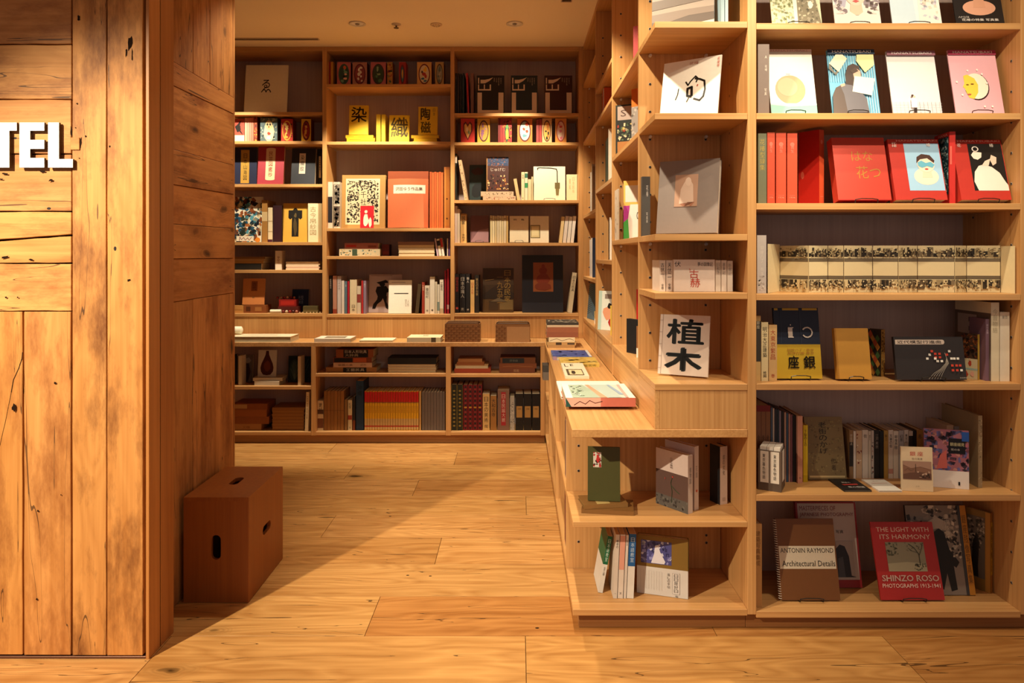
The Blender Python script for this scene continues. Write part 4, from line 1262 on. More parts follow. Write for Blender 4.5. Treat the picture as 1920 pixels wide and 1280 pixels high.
COW = [('e', .40, .74, .085, .055, '#17100f'), ('p', [(.22, .79), (.36, .82), (.5, .86), (.56, .83), (.58, .78), (.42, .77), (.3, .75)], '#17100f'), ('p', [(.24, .68), (.52, .70), (.58, .62), (.78, .78), (.82, .74), (.60, .54), (.54, .52), (.53, .42), (.27, .42), (.20, .56)], '#17100f'), ('p', [(.27, .43), (.46, .43), (.38, .30), (.26, .22), (.2, .1), (.11, .1), (.14, .22), (.25, .34)], '#17100f'), ('p', [(.40, .43), (.55, .43), (.54, .28), (.62, .12), (.68, .1), (.60, .08), (.52, .12), (.48, .26)], '#17100f'), ('r', .05, .96, .7, .975, '#8a7470')]
face('B5', 691, 753, 514.5, .14, .02, '#b8a29e', 'mauve grey book with a black cut-out figure in a hat, middle back bay', COW + [('p', [(.74, .44), (.90, .56), (.98, .40), (.88, .16), (.74, .12)], '#6a4a2c')], tilt=6)
face('B5', 728, 771, 525, .05, .022, '#ece4d4', 'white book with a short black bar, in front of the mauve grey book', [('r', .12, .92, .72, .94, '#b8a8a0'), ('r', .24, .585, .86, .61, '#1c1816'), ('v', '日本の木', .72, .2, .8, .42, '#a89c90'), ('v', '人形', .82, .2, .9, .42, '#a89c90')], tilt=7)
row('B5', .06, [(778, 784.5, 532, '#4a3a24', 'dark brown', {'lean': 6, 'd': .12}), (791, 796, 529, '#9a3a2a', 'red brown', {'t': '仏像巡', 'tc': '#e0c8a8'}), (796.5, 805.5, 535, '#d8ccb8', 'white', {'t': '藤田紀', 't2': '青'}), (806, 815, 518.5, '#e0d6c4', 'tall white', {'t2': '書'}), (815.5, 819.5, 528, '#c8bca4', 'beige slim'), (820, 824, 533, '#cfc6b4', 'ivory slim', {'b': [(.1, .4, '#7a8a84')]}), (824.5, 831.5, 524, '#dcd0bc', 'cream', {'t': '工芸志', 'b': [(0, .15, '#b8a080')]}), (833.5, 836.5, 507, '#a01c30', 'crimson slim'), (838, 842, 504, '#a81c30', 'tall crimson', {'b': [(.1, .2, '#d0a0a0')]})])

stack('E1', .05, [(630, 700, 15, '#8a4a20', 'orange brown', {'art': [('r', .2, .02, .86, .98, '#14110f'), ('t', '日本人形玩具', .24, .52, .82, .92, '#cdbfa8'), ('t', '大辞典', .24, .1, .6, .45, '#a89a84')]}), (625, 697, 10, '#7a3a1c', 'dark and red', {'art': [('r', .02, .1, .5, .9, '#1c1614'), ('r', .52, .1, .86, .9, '#b4552a')]}), (625, 697.5, 8.5, '#cfa88c', 'pinkish white', {'art': [('t', '染織の美', .12, .25, .5, .75, '#5a3a2c'), ('t', '近代', .7, .25, .85, .75, '#5a3a2c')]}), (611, 706, 9.5, '#9a6a38', 'long brown', {'art': [('r', .34, .05, .8, .95, '#191512'), ('t', '工藝民具', .4, .2, .76, .8, '#c8bca8')]})], 'in the left pile, low middle back bay')
stack('E1', .04, [(727, 818, 12, '#141213', 'black', {'c': .004, 'top': [('r', .04, .04, .96, .96, '#1c1a1c')]}), (727, 817, 5, '#cfb088', 'cream', {'pg': 1}), (727, 818, 5, '#c8a880', 'tan', {'pg': 1}), (727, 817, 5.5, '#cdae86', 'beige', {'pg': 1})], 'in the right pile, low middle back bay', depth=.19)
row('E2', .05, [(595, 606, 751, '#cdb48c', 'cream', {'b': [(.55, .7, '#5a3a28'), (.08, .4, '#7a4a30')], 't': '更紗', 'tc': '#3a2418'})] +
    [(607.5 + i * 6.3, 613.4 + i * 6.3, 733, ('#8c5c2c', '#94622e')[i % 2], 'brown', {'set': ('brown', 'brown set, low middle back bay'), 'b': [(.5, .51, '#6a4018')]}) for i in range(6)] +
    [(646, 651.5, 749, '#8a6438', 'tan'), (652.5, 660, 750, '#d2c09a', 'white', {'t': '紅型', 't2': '古', 'b': [(.35, .5, '#a0402c')]}), (661, 666, 743, '#241c1a', 'black', {'b': [(0, .3, '#7a3c1c')]}), (667.5, 681.5, 714, '#17324e', 'tall blue boxed', {'t': '沖縄', 'tc': '#0e1c2c', 'b': [(.02, .03, '#0e1c2c')]})] +
    [(683.5 + i * 4.85, 687.9 + i * 4.85, 733 + (i % 2) * .5, '#d8a020', 'red and yellow', {'set': ('red and yellow', 'long set, low middle back bay'), 'b': [(.72, .985, '#c0181c'), (.70, .72, '#8a6a34'), (.02, .30, '#c8a468'), (.09, .125, '#b02c20'), (.30, .70, '#dca41c')], 't': '日本絵巻', 'tc': '#a8681c', 'v1': .62}) for i in range(21)] +
    [(786, 789.5, 733, '#c89a5a', 'tan slim')] +
    [(791 + i * 5.5, 796.2 + i * 5.5, 735, '#6a5c54', 'grey', {'set': ('grey cloth', 'grey set, low middle back bay'), 'b': [(.5, .505, '#54483f')]}) for i in range(8)])

# ================================================================ back wall, right bay
row('C1', .07, [(853, 856.3, 137, '#171416', 'black thin', {'t': '文字', 'tc': '#9a9490'}), (857.5, 861.5, 137.5, '#2c1c18', 'dark brown thin'), (862.5, 865.8, 138, '#1c1a1c', 'charcoal thin'), (867, 870.5, 137, '#23303a', 'dark teal thin'), (877, 880.3, 137, '#b01a28', 'red thin', {'lean': -2.5}), (882.5, 888, 137, '#7a5450', 'dusty rose thin')])
def logo(bg):
    W_ = '#e2cdb8'
    return [('r', .03, .0, .19, .57, W_), ('r', .79, .0, .97, .57, W_), ('r', .19, .0, .79, .13, W_), ('r', .05, .79, .09, .94, W_), ('p', [(.14, .80), (.30, .80), (.46, .86), (.60, .95), (.44, .91), (.3, .89), (.14, .89)], W_), ('r', .05, .62, .52, .655, W_), ('r', .05, .655, .09, .77, W_), ('r', .26, .655, .30, .77, W_), ('r', .47, .655, .52, .77, W_), ('v', '意匠', .62, .84, .66, .94, '#b8a494'), ('v', '広告', .70, .82, .74, .94, '#b8a494'), ('v', '図案集', .78, .74, .82, .94, '#b8a494'), ('v', '商業文', .86, .78, .90, .94, '#b8a494')]
for (a, b, c, wd) in ((893.5, 945.5, '#191314', 'black'), (958, 1008, '#1c2c36', 'dark teal'), (1021, 1073.5, '#40180f', 'dark brown')):
    face('C1', a, b, 141.5, .10, .02, c, '%s type design book with pale U shaped block letter, right back bay' % wd, logo(c), tilt=4)
for (a, b, c, sd, lab, art) in [
    (864, 890, '#b02a1e', '#6a1a16', 'red illustrated box with golden heart, second shelf of right back bay', [('p', [(.5, .12), (.82, .5), (.82, .78), (.66, .88), (.5, .76), (.34, .88), (.18, .78), (.18, .5)], '#5a1616'), ('p', [(.5, .2), (.74, .5), (.74, .74), (.64, .8), (.5, .66), (.36, .8), (.26, .74), (.26, .5)], '#d8a860'), blob(.45, .55, .1, .1, '#e6d0a8', 8, .3, 1), blob(.58, .45, .07, .08, '#7a8a6a', 8, .3, 2)]),
    (895, 918.5, '#c0912c', '#7a2a1c', 'mustard illustrated box with purple oval, second shelf of right back bay', oval('#4a2420', '#b88a3c', 31, ['#8a5a7a', '#a87a94'])),
    (942, 959.5, '#8c2a24', '#8a1c1a', 'dark red illustrated box with yellow figure, second shelf of right back bay', [('g', .02, .02, .98, .98, 30, .01, ['#b8862c', '#5a1614', '#c8583c']), blob(.5, .45, .22, .36, '#2c4a30', 12, .2, 3), blob(.5, .38, .16, .22, '#d8b23c', 12, .2, 4), blob(.5, .66, .14, .08, '#5a8a4a', 10, .2, 5)]),
    (970, 998, '#c8702a', '#8a2a1a', 'orange illustrated box with pale blue oval, second shelf of right back bay', oval('#5a2418', '#9ab4b0', 33, ['#b0402c', '#5a8a94', '#d8c8a8', '#7a3424'])),
    (1016.5, 1034.5, '#c8a070', '#8a2a20', 'tan illustrated box with black figure, second shelf of right back bay', oval('#5a2c1c', '#d0a050', 34, ['#191412', '#c8702c', '#4a5a3c'])),
    (1041, 1062, '#d0883a', '#9a2c28', 'golden illustrated box with pink oval at the right, right back bay', oval('#a04a3c', '#e0b8a8', 35, ['#d87a8a', '#c8403c', '#e8d0b8']))]:
    ibox('C2', .07, a, b, 222, c, sd, lab, art, d=.10)
row('C2', .07, [(934, 937.6, 221.5, '#6a1a18', 'dark red thin'), (938, 941.6, 221.5, '#8a2420', 'red thin'), (1005.5, 1010.3, 224, '#8a3a34', 'dusty red thin'), (1010.8, 1015.8, 223, '#94302a', 'brick red thin')], depth=.09, noun='box book', name='box_book')

row('C3', .07, [(852.5, 856, 288, '#161c1a', 'black slim', {'b': [(.8, .95, '#c8c0b0')]}), (871, 877, 300, '#cfae86', 'speckled cream', {'lean': -9, 'dy': -.04, 'd': .14, 'art': [('g', .1, .05, .9, .95, 26, .006, ['#8a6a44', '#5a3c24'])]})])
face('C3', 880, 911, 309, .215, .02, '#23302f', 'dark teal book with dim reddish picture, third shelf of right back bay', [blob(.5, .82, .36, .1, '#3a1c18', 12, .2, 1), blob(.5, .3, .36, .2, '#17191a', 12, .2, 2)], tilt=5)
zc = stack('C3', .05, [(901.5, 963, 8.5, '#cdb494', 'speckled', {'art': [('g', .04, .2, .96, .8, 24, .006, ['#6a4c34', '#8a6a4c'])]}), (905.5, 967, 8.5, '#c8ae90', 'pinkish', {'art': [('g', .04, .2, .96, .8, 24, .006, ['#6a4c34', '#94402c'])]})], 'under the street scene book, right back bay', depth=.15)
face('C3', 912, 953.5, 294, .06, .018, '#4a2a24', 'dark book with night street scene and orange signs, standing on two books', [('r', 0, .74, 1, 1, '#34405c'), ('g', 0, .72, 1, 1, 40, .012, ['#4a5878', '#6a4a50', '#8a5a4a']), ('g', 0, .05, 1, .5, 50, .012, ['#2c1614', '#6a3020', '#c8884a', '#190f10', '#e0b880']), ('t', 'じゅげむ', .2, .58, .85, .68, '#cdb8a8'), ('r', .0, 0, .05, 1, '#94683c')], tilt=4, lift=17.2 * (YU + .05) / F)
row('C3', .07, [(970, 976, 335, '#cfae7c', 'tan speckled', {'lean': -10, 'dy': .06, 'd': .12}), (977.5, 983.5, 322.5, '#dccba0', 'cream', {'t': '古本', 't2': '市'}), (984, 989.5, 322.5, '#d4cfae', 'pale green', {'b': [(.45, .62, '#3a8a54'), (.8, .95, '#3a6a54')]}), (990, 996, 336, '#d8c498', 'straw'), (996.5, 999.5, 331, '#cdb88c', 'beige slim')])
LAMP = [('l', [(.13, .90), (.13, .95), (.2, .96), (.55, .95), (.72, .92), (.745, .85), (.75, .52)], .008, '#191310'), ('r', .67, .34, .83, .52, '#6a5c34'), ('p', [(.69, .34), (.81, .34), (.79, .14), (.71, .14)], '#7a6a3c'), ('e', .75, .11, .02, .012, '#e0d0a8')]
face('C3', 1000.5, 1060, 312, .10, .03, '#ece0c4', 'white book with a black hooked lamp pull, third shelf of right back bay', LAMP, tilt=4, wire='black wire stand under the white lamp book, right back bay')
ibox('C3', .12, 1062, 1082, 327, '#e6d4a8', '#d4bc8a', 'pale straw coloured book block at the right end, right back bay', [('v', '日本民俗', .55, .3, .75, .9, '#c0a878'), ('v', '資料', .25, .4, .4, .85, '#c0a878')], d=.12, cat='book', name='book', group='displayed books')

row('C4', .07, [(852.5, 857, 386, '#d4c0b4', 'pale pink', {'dy': -.03}), (857.5, 862, 392, '#d8c8b0', 'white', {'dy': -.03}), (863.5, 874.5, 400.5, '#cda466', 'tan', {'t': '民家', 't2': '今和次', 'b': [(.95, 1, '#a87a3c')]})])
face('C4', 882, 916, 404, .10, .018, '#6a4648', 'dull mauve book leaning on a wire stand, fourth shelf of right back bay', [('p', [(0, 0), (1, 0), (1, .52), (.45, .45)], '#8a6668')], tilt=9, wire='black wire stand under the dull mauve book, right back bay')
row('C4', .07, [(919 + i * 4.3, 922.9 + i * 4.3, 404 + (i * 7 % 3) * .5, c, w_, {'t': '工芸', 'tc': '#8a7250'} if i % 2 else {'b': [(.3, .45, '#3a3028')] if i == 3 else [(.86, .9, '#a08a64')]}) for i, (c, w_) in enumerate([('#d2c090', 'straw thin'), ('#dcccA4', 'cream thin'), ('#c8b488', 'tan thin'), ('#cfc0a0', 'banded thin'), ('#d8c8a0', 'pale thin'), ('#d2c094', 'beige thin'), ('#dccba8', 'ivory thin'), ('#c4a468', 'ochre thin')])])
face('C4', 955.5, 991, 405, .10, .02, '#e2d4b4', 'cream book with two small dark crests, fourth shelf of right back bay', [('t', '鶴', .2, .83, .38, .9, '#5a4424'), ('t', '亀', .6, .83, .78, .9, '#5a4424')], tilt=5, wire='black wire stand under the two crests book, right back bay')
face('C4', 994, 1029, 405, .10, .02, '#e4d8bc', 'cream book with a small framed square, fourth shelf of right back bay', [('r', .02, .17, .54, .66, '#6a5a38'), ('r', .05, .2, .5, .63, '#cdbc8c'), ('r', .1, .26, .45, .57, '#dccd9e')], tilt=5)
row('C4', .07, [(1048, 1054, 406, '#dcc08a', 'straw', {'lean': 6}), (1055, 1061.5, 405, '#dcd0c4', 'white', {'lean': 6}), (1062.5, 1068.5, 406, '#e0d8cc', 'white slim', {'lean': 6}), (1069.5, 1075.5, 405, '#e4dcd0', 'bright white', {'lean': 6})], depth=.16)

row('C5', .06, [(853, 860.5, 513.5, '#1a1414', 'black and red', {'t': '日本の伝統', 'tc': '#b03028', 'art': [('e', .5, .12, .3, .03, '#c04a3c')]}), (862, 872.5, 513.5, '#191615', 'black', {'t': '日本の職人', 'tc': '#b8ac9c', 't2': '民'}), (873.5, 881, 513.5, '#1c1918', 'black slim', {'t': '職人', 'tc': '#cdc0b0', 't2': '柳'}), (882, 889.5, 524.5, '#d2a868', 'tan', {'t': '日本人形', 'tc': '#a83a2a'}), (890.5, 898, 515.5, '#221a14', 'dark', {'t': '東北の手仕事', 'tc': '#a88a5a'})])
MIN = [('r', 0, .0, 1, .3, '#4a3214'), ('r', .0, .3, 1, .62, '#33200e'), ('p', [(.0, .4), (.45, .62), (1, .44), (1, .3), (0, .3)], '#24160a'), ('r', .55, .06, .98, .28, '#6a5430'), ('r', .2, .05, .5, .26, '#3a2814'), ('v', '日本の民家', .70, .24, .90, .96, '#8a6a34'), ('v', '一九五五', .46, .20, .66, .88, '#7a5a2c'), ('l', [(.08, .72), (.36, .75)], .004, '#7a5a2c'), ('p', [(.25, .24), (.5, .33), (.8, .24)], '#5a4a34')]
face('C5', 905, 963, 502.5, .09, .025, '#3a2612', 'dark brown book with old house photograph and gold characters, right back bay', MIN, tilt=4)
BUD = [('r', .27, .36, .76, .87, '#8a4a24'), blob(.515, .72, .10, .07, '#7a2c18', 14, .1, 1), ('e', .515, .8, .04, .04, '#7a2c18'), blob(.515, .58, .16, .10, '#7a2f1a', 14, .1, 2), blob(.515, .45, .2, .07, '#74301a', 14, .1, 3), ('r', .0, .0, 1, .17, '#26262e')]
face('C5', 979, 1056, 478, .09, .03, '#15131a', 'large black slipcase with orange buddha panel, fifth shelf of right back bay', BUD, tilt=4)
row('C5', .05, [(1064.5, 1072.5, 511, '#d2c2a0', 'white', {'lean': 7, 't': '日本の民具', 'd': .16})])

# low right bay
stack('F1', .05, [(859, 904, 5.5, '#a87444', 'tan'), (857, 908, 6, '#94582c', 'brown'), (853, 915.5, 6.5, '#cda06a', 'straw', {'pg': 1}), (852, 920, 8, '#a8452c', 'red edged')], 'in the left pile, low right back bay')
stack('F1', .05, [(938, 1004, 11, '#6a3a1c', 'dark labelled', {'art': [('r', .06, .08, .68, .92, '#1f2426'), ('t', '浮世絵', .26, .3, .5, .7, '#6a6a60')]}), (936, 1006, 9, '#7c4426', 'russet', {'art': [('l', [(.1, .4), (.5, .5), (.9, .35)], .002, '#a8744a')]}), (936, 1003, 8.5, '#74402a', 'brown', {'art': [('t', '版画', .4, .2, .55, .8, '#b08a64')]})], 'in the right pile, low right back bay')
row('F2', .05, [(846 + i * 11.2, 856.4 + i * 11.2, 721, '#1c2018', 'black green', {'set': ('black gold banded', 'ornate pair, low right back bay'), 'art': [('r', .0, 0, .08, 1, '#6a5a24'), ('r', .92, 0, 1, 1, '#6a5a24')] + [('e', .5, .1 + .085 * k, .22, .02, '#8a7434') for k in range(10)]}) for i in range(2)] +
    [(868.7 + i * 9, 877 + i * 9, 721, '#74121a', 'red', {'set': ('red black medallioned', 'red set, low right back bay'), 'art': [('r', .22, .03, .78, .97, '#2a1418')] + [('e', .5, .1 + .1 * k, .22, .028, '#8a2c2c') for k in range(9)] + [('r', .2, .49, .8, .52, '#b8862c')]}) for i in range(4)] +
    [(905, 918, 738, '#cfa86a', 'cream', {'t': '日本の美術', 't2': '岡'}), (919.5, 931, 742, '#9a6a34', 'brown', {'t': '大和古寺'}), (933, 955, 731, '#7c5c4c', 'thick brown grey', {'art': [('r', .3, .12, .7, .95, '#a02a30'), ('v', '日本民謡大観', .36, .2, .64, .9, '#d0b0a0')]}), (956.5, 964.5, 744, '#a8a094', 'speckled grey', {'art': [('g', .05, .02, .95, .98, 30, .006, ['#3a3634', '#d0c8b8'])]})] +
    [(966.5 + i * 15.6, 981 + i * 15.6, 738, '#14100f', 'black', {'set': ('black cream labelled', 'black set, low right back bay'), 'art': [('r', .12, .35, .88, .66, '#a87e44'), ('t', '浮世絵', .3, .56, .7, .61, '#3a2814')]}) for i in range(3)])

# woven boxes on the counter
def woven(px0, px1, pyt, label, plain):
    Y = YL + .02
    w = X(px1, Y) - X(px0, Y)
    d, h = .15, Z(pyt, Y) - CT
    r = empty('woven_box', (X(px0, Y), Y, CT + .0004), label, 'box', 'woven boxes on the counter')
    t = .004
    c1, c2 = '#8a5c34', '#5c3819'
    mb = MB()
    mb.box(0, w, 0, t, 0, h, c1).box(0, w, d - t, d, 0, h, c1).box(0, t, t, d - t, 0, h, c1).box(w - t, w, t, d - t, 0, h, c1).box(t, w - t, t, d - t, 0, t, c1)
    mb.build('body', M_paint, r)
    wv = MB()
    nx, nz = 13, 7
    for i in range(nx):
        for k in range(nz):
            u, v = (i + .5) / nx * w, .003 + (k + .5) / nz * h * .92
            if plain and u > w * .33:
                continue
            a, b = w / nx * .5, h / nz * .5
            e = .0016 if (i + k) % 2 else .0008
            wv.poly([(u - a, -e, v), (u, -e - .0006, v - b), (u + a, -e, v), (u, -e - .0006, v + b)], c1 if (i + k) % 2 else '#7a4c28')
            wv.poly([(u - a, -e * .6, v), (u - a * .2, -e * .6 - .001, v - b * .8), (u - a * .1, -e * .6 - .001, v + b * .2)], c2)
    tag(wv.build('weave', M_paint, r), None, None, kind='stuff')
    if plain:
        MB().box(w * .33, w * .985, -.0025, -.0002, .002, h * .86, '#b08154').build('paper_label', M_paint, r)
    MB().tube([(.004, .003, h * .9), (.008, .003, h + .0), (.02, .003, h + .006), (w - .02, .003, h + .006), (w - .008, .003, h), (w - .004, .003, h * .9)], .004, c2, 6).build('rim', M_paint, r)
    MB().tube([(.004, d - .003, h * .9), (.008, d - .003, h + .0), (.02, d - .003, h + .006), (w - .02, d - .003, h + .006), (w - .008, d - .003, h), (w - .004, d - .003, h * .9)], .004, c2, 6).build('rim', M_paint, r)
woven(834, 900, 607, 'brown woven open box on the counter, left of the labelled one', False)
woven(929, 994, 608, 'brown woven open box with plain paper label on the counter', True)

# ================================================================ things on the aisle counter
stack('CT', 0, [(1026, 1085, 4.5, '#3a332c', 'dark pictured', {'top': [('g', .05, .05, .95, .95, 50, .02, ['#b8a890', '#5a4c40', '#8a7a68'])]}), (1026, 1085, 4, '#c8b090', 'pale'), (1026, 1084, 10, '#94583c', 'red brown'), (1025, 1084, 9, '#8a5038', 'brown'), (1029, 1078, 9, '#d6c4a0', 'cream bundled', {'art': [('l', [(.05, .3), (.3, .7), (.5, .3), (.8, .7), (.95, .4)], .003, '#5a4834')]}), (1026, 1080, 6, '#b08a58', 'tan', {'art': [('r', .3, .1, .5, .9, '#3a2c20'), ('r', .7, .2, .95, .8, '#4a3a2c')]}), (1027, 1078, 5, '#a88050', 'wooden brown', {})], 'in the corner pile on the counter', depth=.26, Y=5.06)
def lying(px0, px1, py_front, t, d, col, label, top=(), front=(), lift=0, tilt=0, spine='-y', yaw=0, pages=CREAM):
    Y = (H - CT - lift) * F / (py_front - CY)
    w = X(px1, Y) - X(px0, Y)
    mb, pm = boards(w, d, t, 'z', spine, col, pages)
    pr = []
    if top:
        pr.append(('cover_print', 'top', top))
    if front:
        pr.append(('spine_print', 'front', front))
    return finish('book', mb, pm, (X(px0, Y), Y, CT + .0004 + lift), (radians(tilt), 0, radians(yaw)), label, 'book', 'books lying on the counter', pr, (w, d, t))
lying(1037, 1110, 675, .022, .30, '#7a86b0', 'thick blue covered book lying on the aisle counter', [('r', 0, 0, 1, 1, '#4a5a9c'), ('g', 0, 0, 1, 1, 40, .03, ['#3a4a94', '#6a7ab8', '#54609c']), ('r', .93, 0, 1, 1, '#d8d8d8')], [('r', 0, 0, .1, 1, '#9a7a8a')], spine='+y')
yb = lying(1052, 1124, 688, .020, .27, '#d2b05a', 'straw yellow map patterned book lying on the aisle counter', [('g', .02, .02, .98, .98, 40, .03, ['#c8a24a', '#dcc07a', '#b8943c'])], [('r', .42, .06, .98, .94, '#c8a850'), ('t', '民俗芸術', .48, .2, .92, .8, '#2a2214')])
lying(1060, 1105, 710, .014, .395, '#e2d4b8', 'small ivory book with black letters and framed picture, resting on the yellow book', [('t', 'L', .12, .70, .28, .92, '#191410'), ('t', 'E', .38, .74, .52, .90, '#191410'), ('r', .12, .06, .82, .5, '#5a4c38'), ('r', .22, .1, .78, .45, '#dcc89a'), blob(.4, .26, .1, .14, '#3a3024', 8, .3, 3)], tilt=1.5)
lying(1052, 1182, 748, .012, .40, '#f0ead8', 'large white print folder lying under the landscape art book on the counter', (), (), spine='-x')
lying(1061, 1192, 762.5, .038, .335, '#b8685a', 'big pink spined landscape art book lying near the counter end', [('r', 0, 0, 1, 1, '#efe8d8'), ('r', .10, .0, .86, .90, '#c2cfc4'), ('p', [(.10, 0), (.10, .9), (.32, .9), (.46, .4), (.52, 0)], '#a3b4a0'), ('p', [(.36, .9), (.42, .9), (.60, 0), (.50, 0)], '#dc9a7c'), ('p', [(.44, .9), (.70, .9), (.80, 0), (.62, 0)], '#b4c4bc'), ('p', [(.70, .9), (.74, .9), (.86, .2), (.80, .2)], '#93a9c0'), ('r', .86, 0, .9, .9, '#d8a8a0'), ('g', .11, .1, .3, .8, 40, .012, ['#8a9c86', '#d4dccc'])], [('r', 0, 0, .5, 1, '#d8a292'), ('l', [(.12, .2), (.2, .6), (.28, .3), (.34, .7), (.42, .4), (.52, .6)], .003, '#3a2420'), ('p', [(0, 0), (.0, 1), (.08, 0)], '#1c4a44')], lift=.013)

# ================================================================ display bookcase, right bay
TL = 13
DW = .06
HB = [('t', 'HANATSUBAKI', .10, .945, .92, .985, '#f2ece4')]
def hb(bg, tc='#f4efe8'):
    return [('r', 0, .925, 1, 1, bg), ('t', 'HANATSUBAKI', .10, .945, .92, .982, tc)]
# top row, cut by the frame
face('R1', 1448, 1542, -66, DW, .004, '#d9dbb8', 'magazine with a pale grassy path photo, leftmost of the top row', [('g', 0, 0, .5, 1, 220, .010, ['#b8ba8c', '#e2e4c8', '#9aa070']), ('p', [(.46, 0), (.52, 0), (.55, .5), (.5, 1), (.44, 1)], '#f2eedc'), ('p', [(.52, 0), (1, 0), (.9, .5), (.8, 1), (.55, 1)], '#8a8068'), ('g', .55, 0, .95, 1, 160, .008, ['#a89e86', '#6f6854', '#c8c0a4']), blob(.8, .35, .05, .06, '#f4f0e0', 10, .2, 2)], tilt=TL, wire='black wire stand under the grassy path magazine', name='magazine', cat='magazine')
FACEW = [('r', 0, 0, 1, 1, '#f0e6de'), blob(.18, .42, .16, .14, '#b8b4c4', 14, .3, 1), blob(.84, .4, .15, .12, '#9a8e94', 14, .3, 2), ('g', .02, .2, .3, .6, 20, .014, ['#d8ccc8', '#8a7a80']), ('g', .7, .2, .98, .6, 20, .014, ['#e8dcd4', '#7a6a68']), ('p', [(.34, .18), (.64, .18), (.62, .36), (.38, .36)], '#eec9b0'), ('e', .5, .55, .24, .22, '#f2d2bc'), ('p', [(.02, 0), (.12, .14), (.34, .24), (.5, .16), (.66, .24), (.9, .14), (1, 0)], '#f6e8dc'), ('p', [(.42, .40), (.5, .425), (.58, .40), (.5, .375)], '#c8605c'), ('e', .41, .6, .05, .012, '#4a342c'), ('e', .59, .6, .05, .012, '#4a342c'), ('p', [(.26, .6), (.3, .8), (.5, .86), (.7, .8), (.74, .6), (.66, .72), (.5, .76), (.34, .72)], '#3a2a24')]
face('R1', 1566, 1653, -66, DW, .004, '#f0e6de', 'magazine with a pale portrait of a woman in a white collar, top row', FACEW, tilt=TL, wire='black wire stand under the pale portrait magazine', name='magazine', cat='magazine')
face('R1', 1674, 1767, -66, DW, .004, '#e2ebf0', 'magazine with washed out blue white cover, third of the top row', [('p', [(0, 0), (.5, 0), (.45, 1), (0, 1)], '#cfe2ee'), ('p', [(.55, 0), (1, 0), (1, 1), (.6, 1)], '#f2ece4'), ('g', .6, .1, .95, .5, 24, .012, ['#d8d0dc', '#e8d8c8', '#c8ccd8'])], tilt=TL, wire='black wire stand under the blue white magazine', name='magazine', cat='magazine')
face('R1', 1794, 1885, -66, DW, .004, '#1c1614', 'black magazine with a bare shouldered portrait and white lettering, top row right end', [('e', .52, .3, .34, .12, '#d8a084'), ('p', [(.4, .3), (.66, .3), (.62, .5), (.44, .5)], '#d29a7c'), ('e', .53, .62, .19, .17, '#dca88c'), ('p', [(.3, .6), (.34, .84), (.53, .9), (.74, .84), (.76, .6), (.7, .74), (.53, .8), (.38, .74)], '#0e0a0a'), ('p', [(.46, .49), (.53, .51), (.6, .49), (.53, .47)], '#b0443c'), ('t', 'ハナツバキ', .06, .13, .28, .165, '#e8e0d8'), ('t', '花椿の特集 写真集', .12, .085, .88, .125, '#e8e0d8'), ('t', 'SPRING ISSUE', .3, .02, .8, .05, '#e8e0d8')], tilt=TL, wire='black wire stand under the black portrait magazine', name='magazine', cat='magazine')

row('R2', .05, [(1421, 1442.5, 83, '#7c6a60', 'warm grey', {'b': [(.0, .02, '#5a4a44')], 'art': [('t', 'A', .6, .80, .8, .84, '#e8dccc'), ('v', '花椿', .6, .62, .8, .71, '#e8dccc'), ('v', '写真', .56, .28, .76, .38, '#e8dccc')], 'd': .24, 'lab': 'warm grey spine with small white letters at the left end, second shelf of display bookcase'})])
PEACH = [('r', 0, 0, 1, 1, '#e6e0d4'), ('e', .46, .38, .33, .22, '#cf9870'), ('e', .40, .42, .22, .14, '#d8a680'), ('r', 0, 0, 1, .17, '#7fb4a4'), ('p', [(0, .17), (1, .17), (1, .14), (.4, .12), (0, .15)], '#c4dcc8'), ('e', .44, .62, .05, .008, '#e6d8c0'), ('r', 0, .96, 1, 1, '#e0bfb0'), ('t', 'HANATSUBAKI', .1, .965, .9, .992, '#b08a84')]
face('R2', 1446.5, 1533, 93, DW, .004, '#f4efe2', 'white magazine with a pale orange ball over a teal band, second shelf', PEACH, tilt=TL, wire='black wire stand under the orange ball magazine', name='magazine', cat='magazine')
BLUE = [('r', 0, 0, 1, 1, '#6fb4d4')] + [('r', .50 + i * .05, .02, .515 + i * .05, .93, '#b4d8e6') for i in range(10)] + [('r', .02 + i * .05, .5, .03 + i * .05, .93, '#9accdf') for i in range(9)] + [
    ('p', [(.02, .78), (.12, .64), (.24, .70), (.14, .60), (.0, .70)], '#7a7468'), ('p', [(.02, .78), (.24, .98), (.41, .86), (.20, .65)], '#f0e8c8'), ('p', [(.62, .92), (.98, .96), (.97, .76), (.76, .64), (.60, .82)], '#f0e4a8'),
    ('p', [(.32, .42), (.34, .62), (.40, .74), (.52, .78), (.64, .74), (.68, .60), (.60, .50), (.52, .40)], '#4a3a34'), ('p', [(.52, .50), (.66, .52), (.66, .66), (.58, .70), (.50, .62)], '#e0b49c'), ('p', [(.44, .66), (.56, .72), (.62, .66), (.5, .62)], '#54423a'),
    ('p', [(.0, 0), (.02, .28), (.10, .40), (.26, .46), (.44, .44), (.62, .34), (.72, .24), (.76, 0)], '#6e6a70'), ('p', [(.0, 0), (.02, .28), (.1, .4), (.2, .43), (.26, .3), (.3, 0)], '#5c4e48'), ('p', [(.20, .45), (.30, .47), (.30, .43), (.22, .41)], '#d8a890'), ('p', [(.44, .34), (.52, .58), (.94, .54), (.84, .28)], '#f2ead8')] + hb('#1c3048')
face('R2', 1561.5, 1651, 95, DW, .004, '#6fb4d4', 'blue magazine with a woman in grey holding white paper, second shelf', BLUE, tilt=TL, wire='black wire stand under the blue woman magazine', name='magazine', cat='magazine')
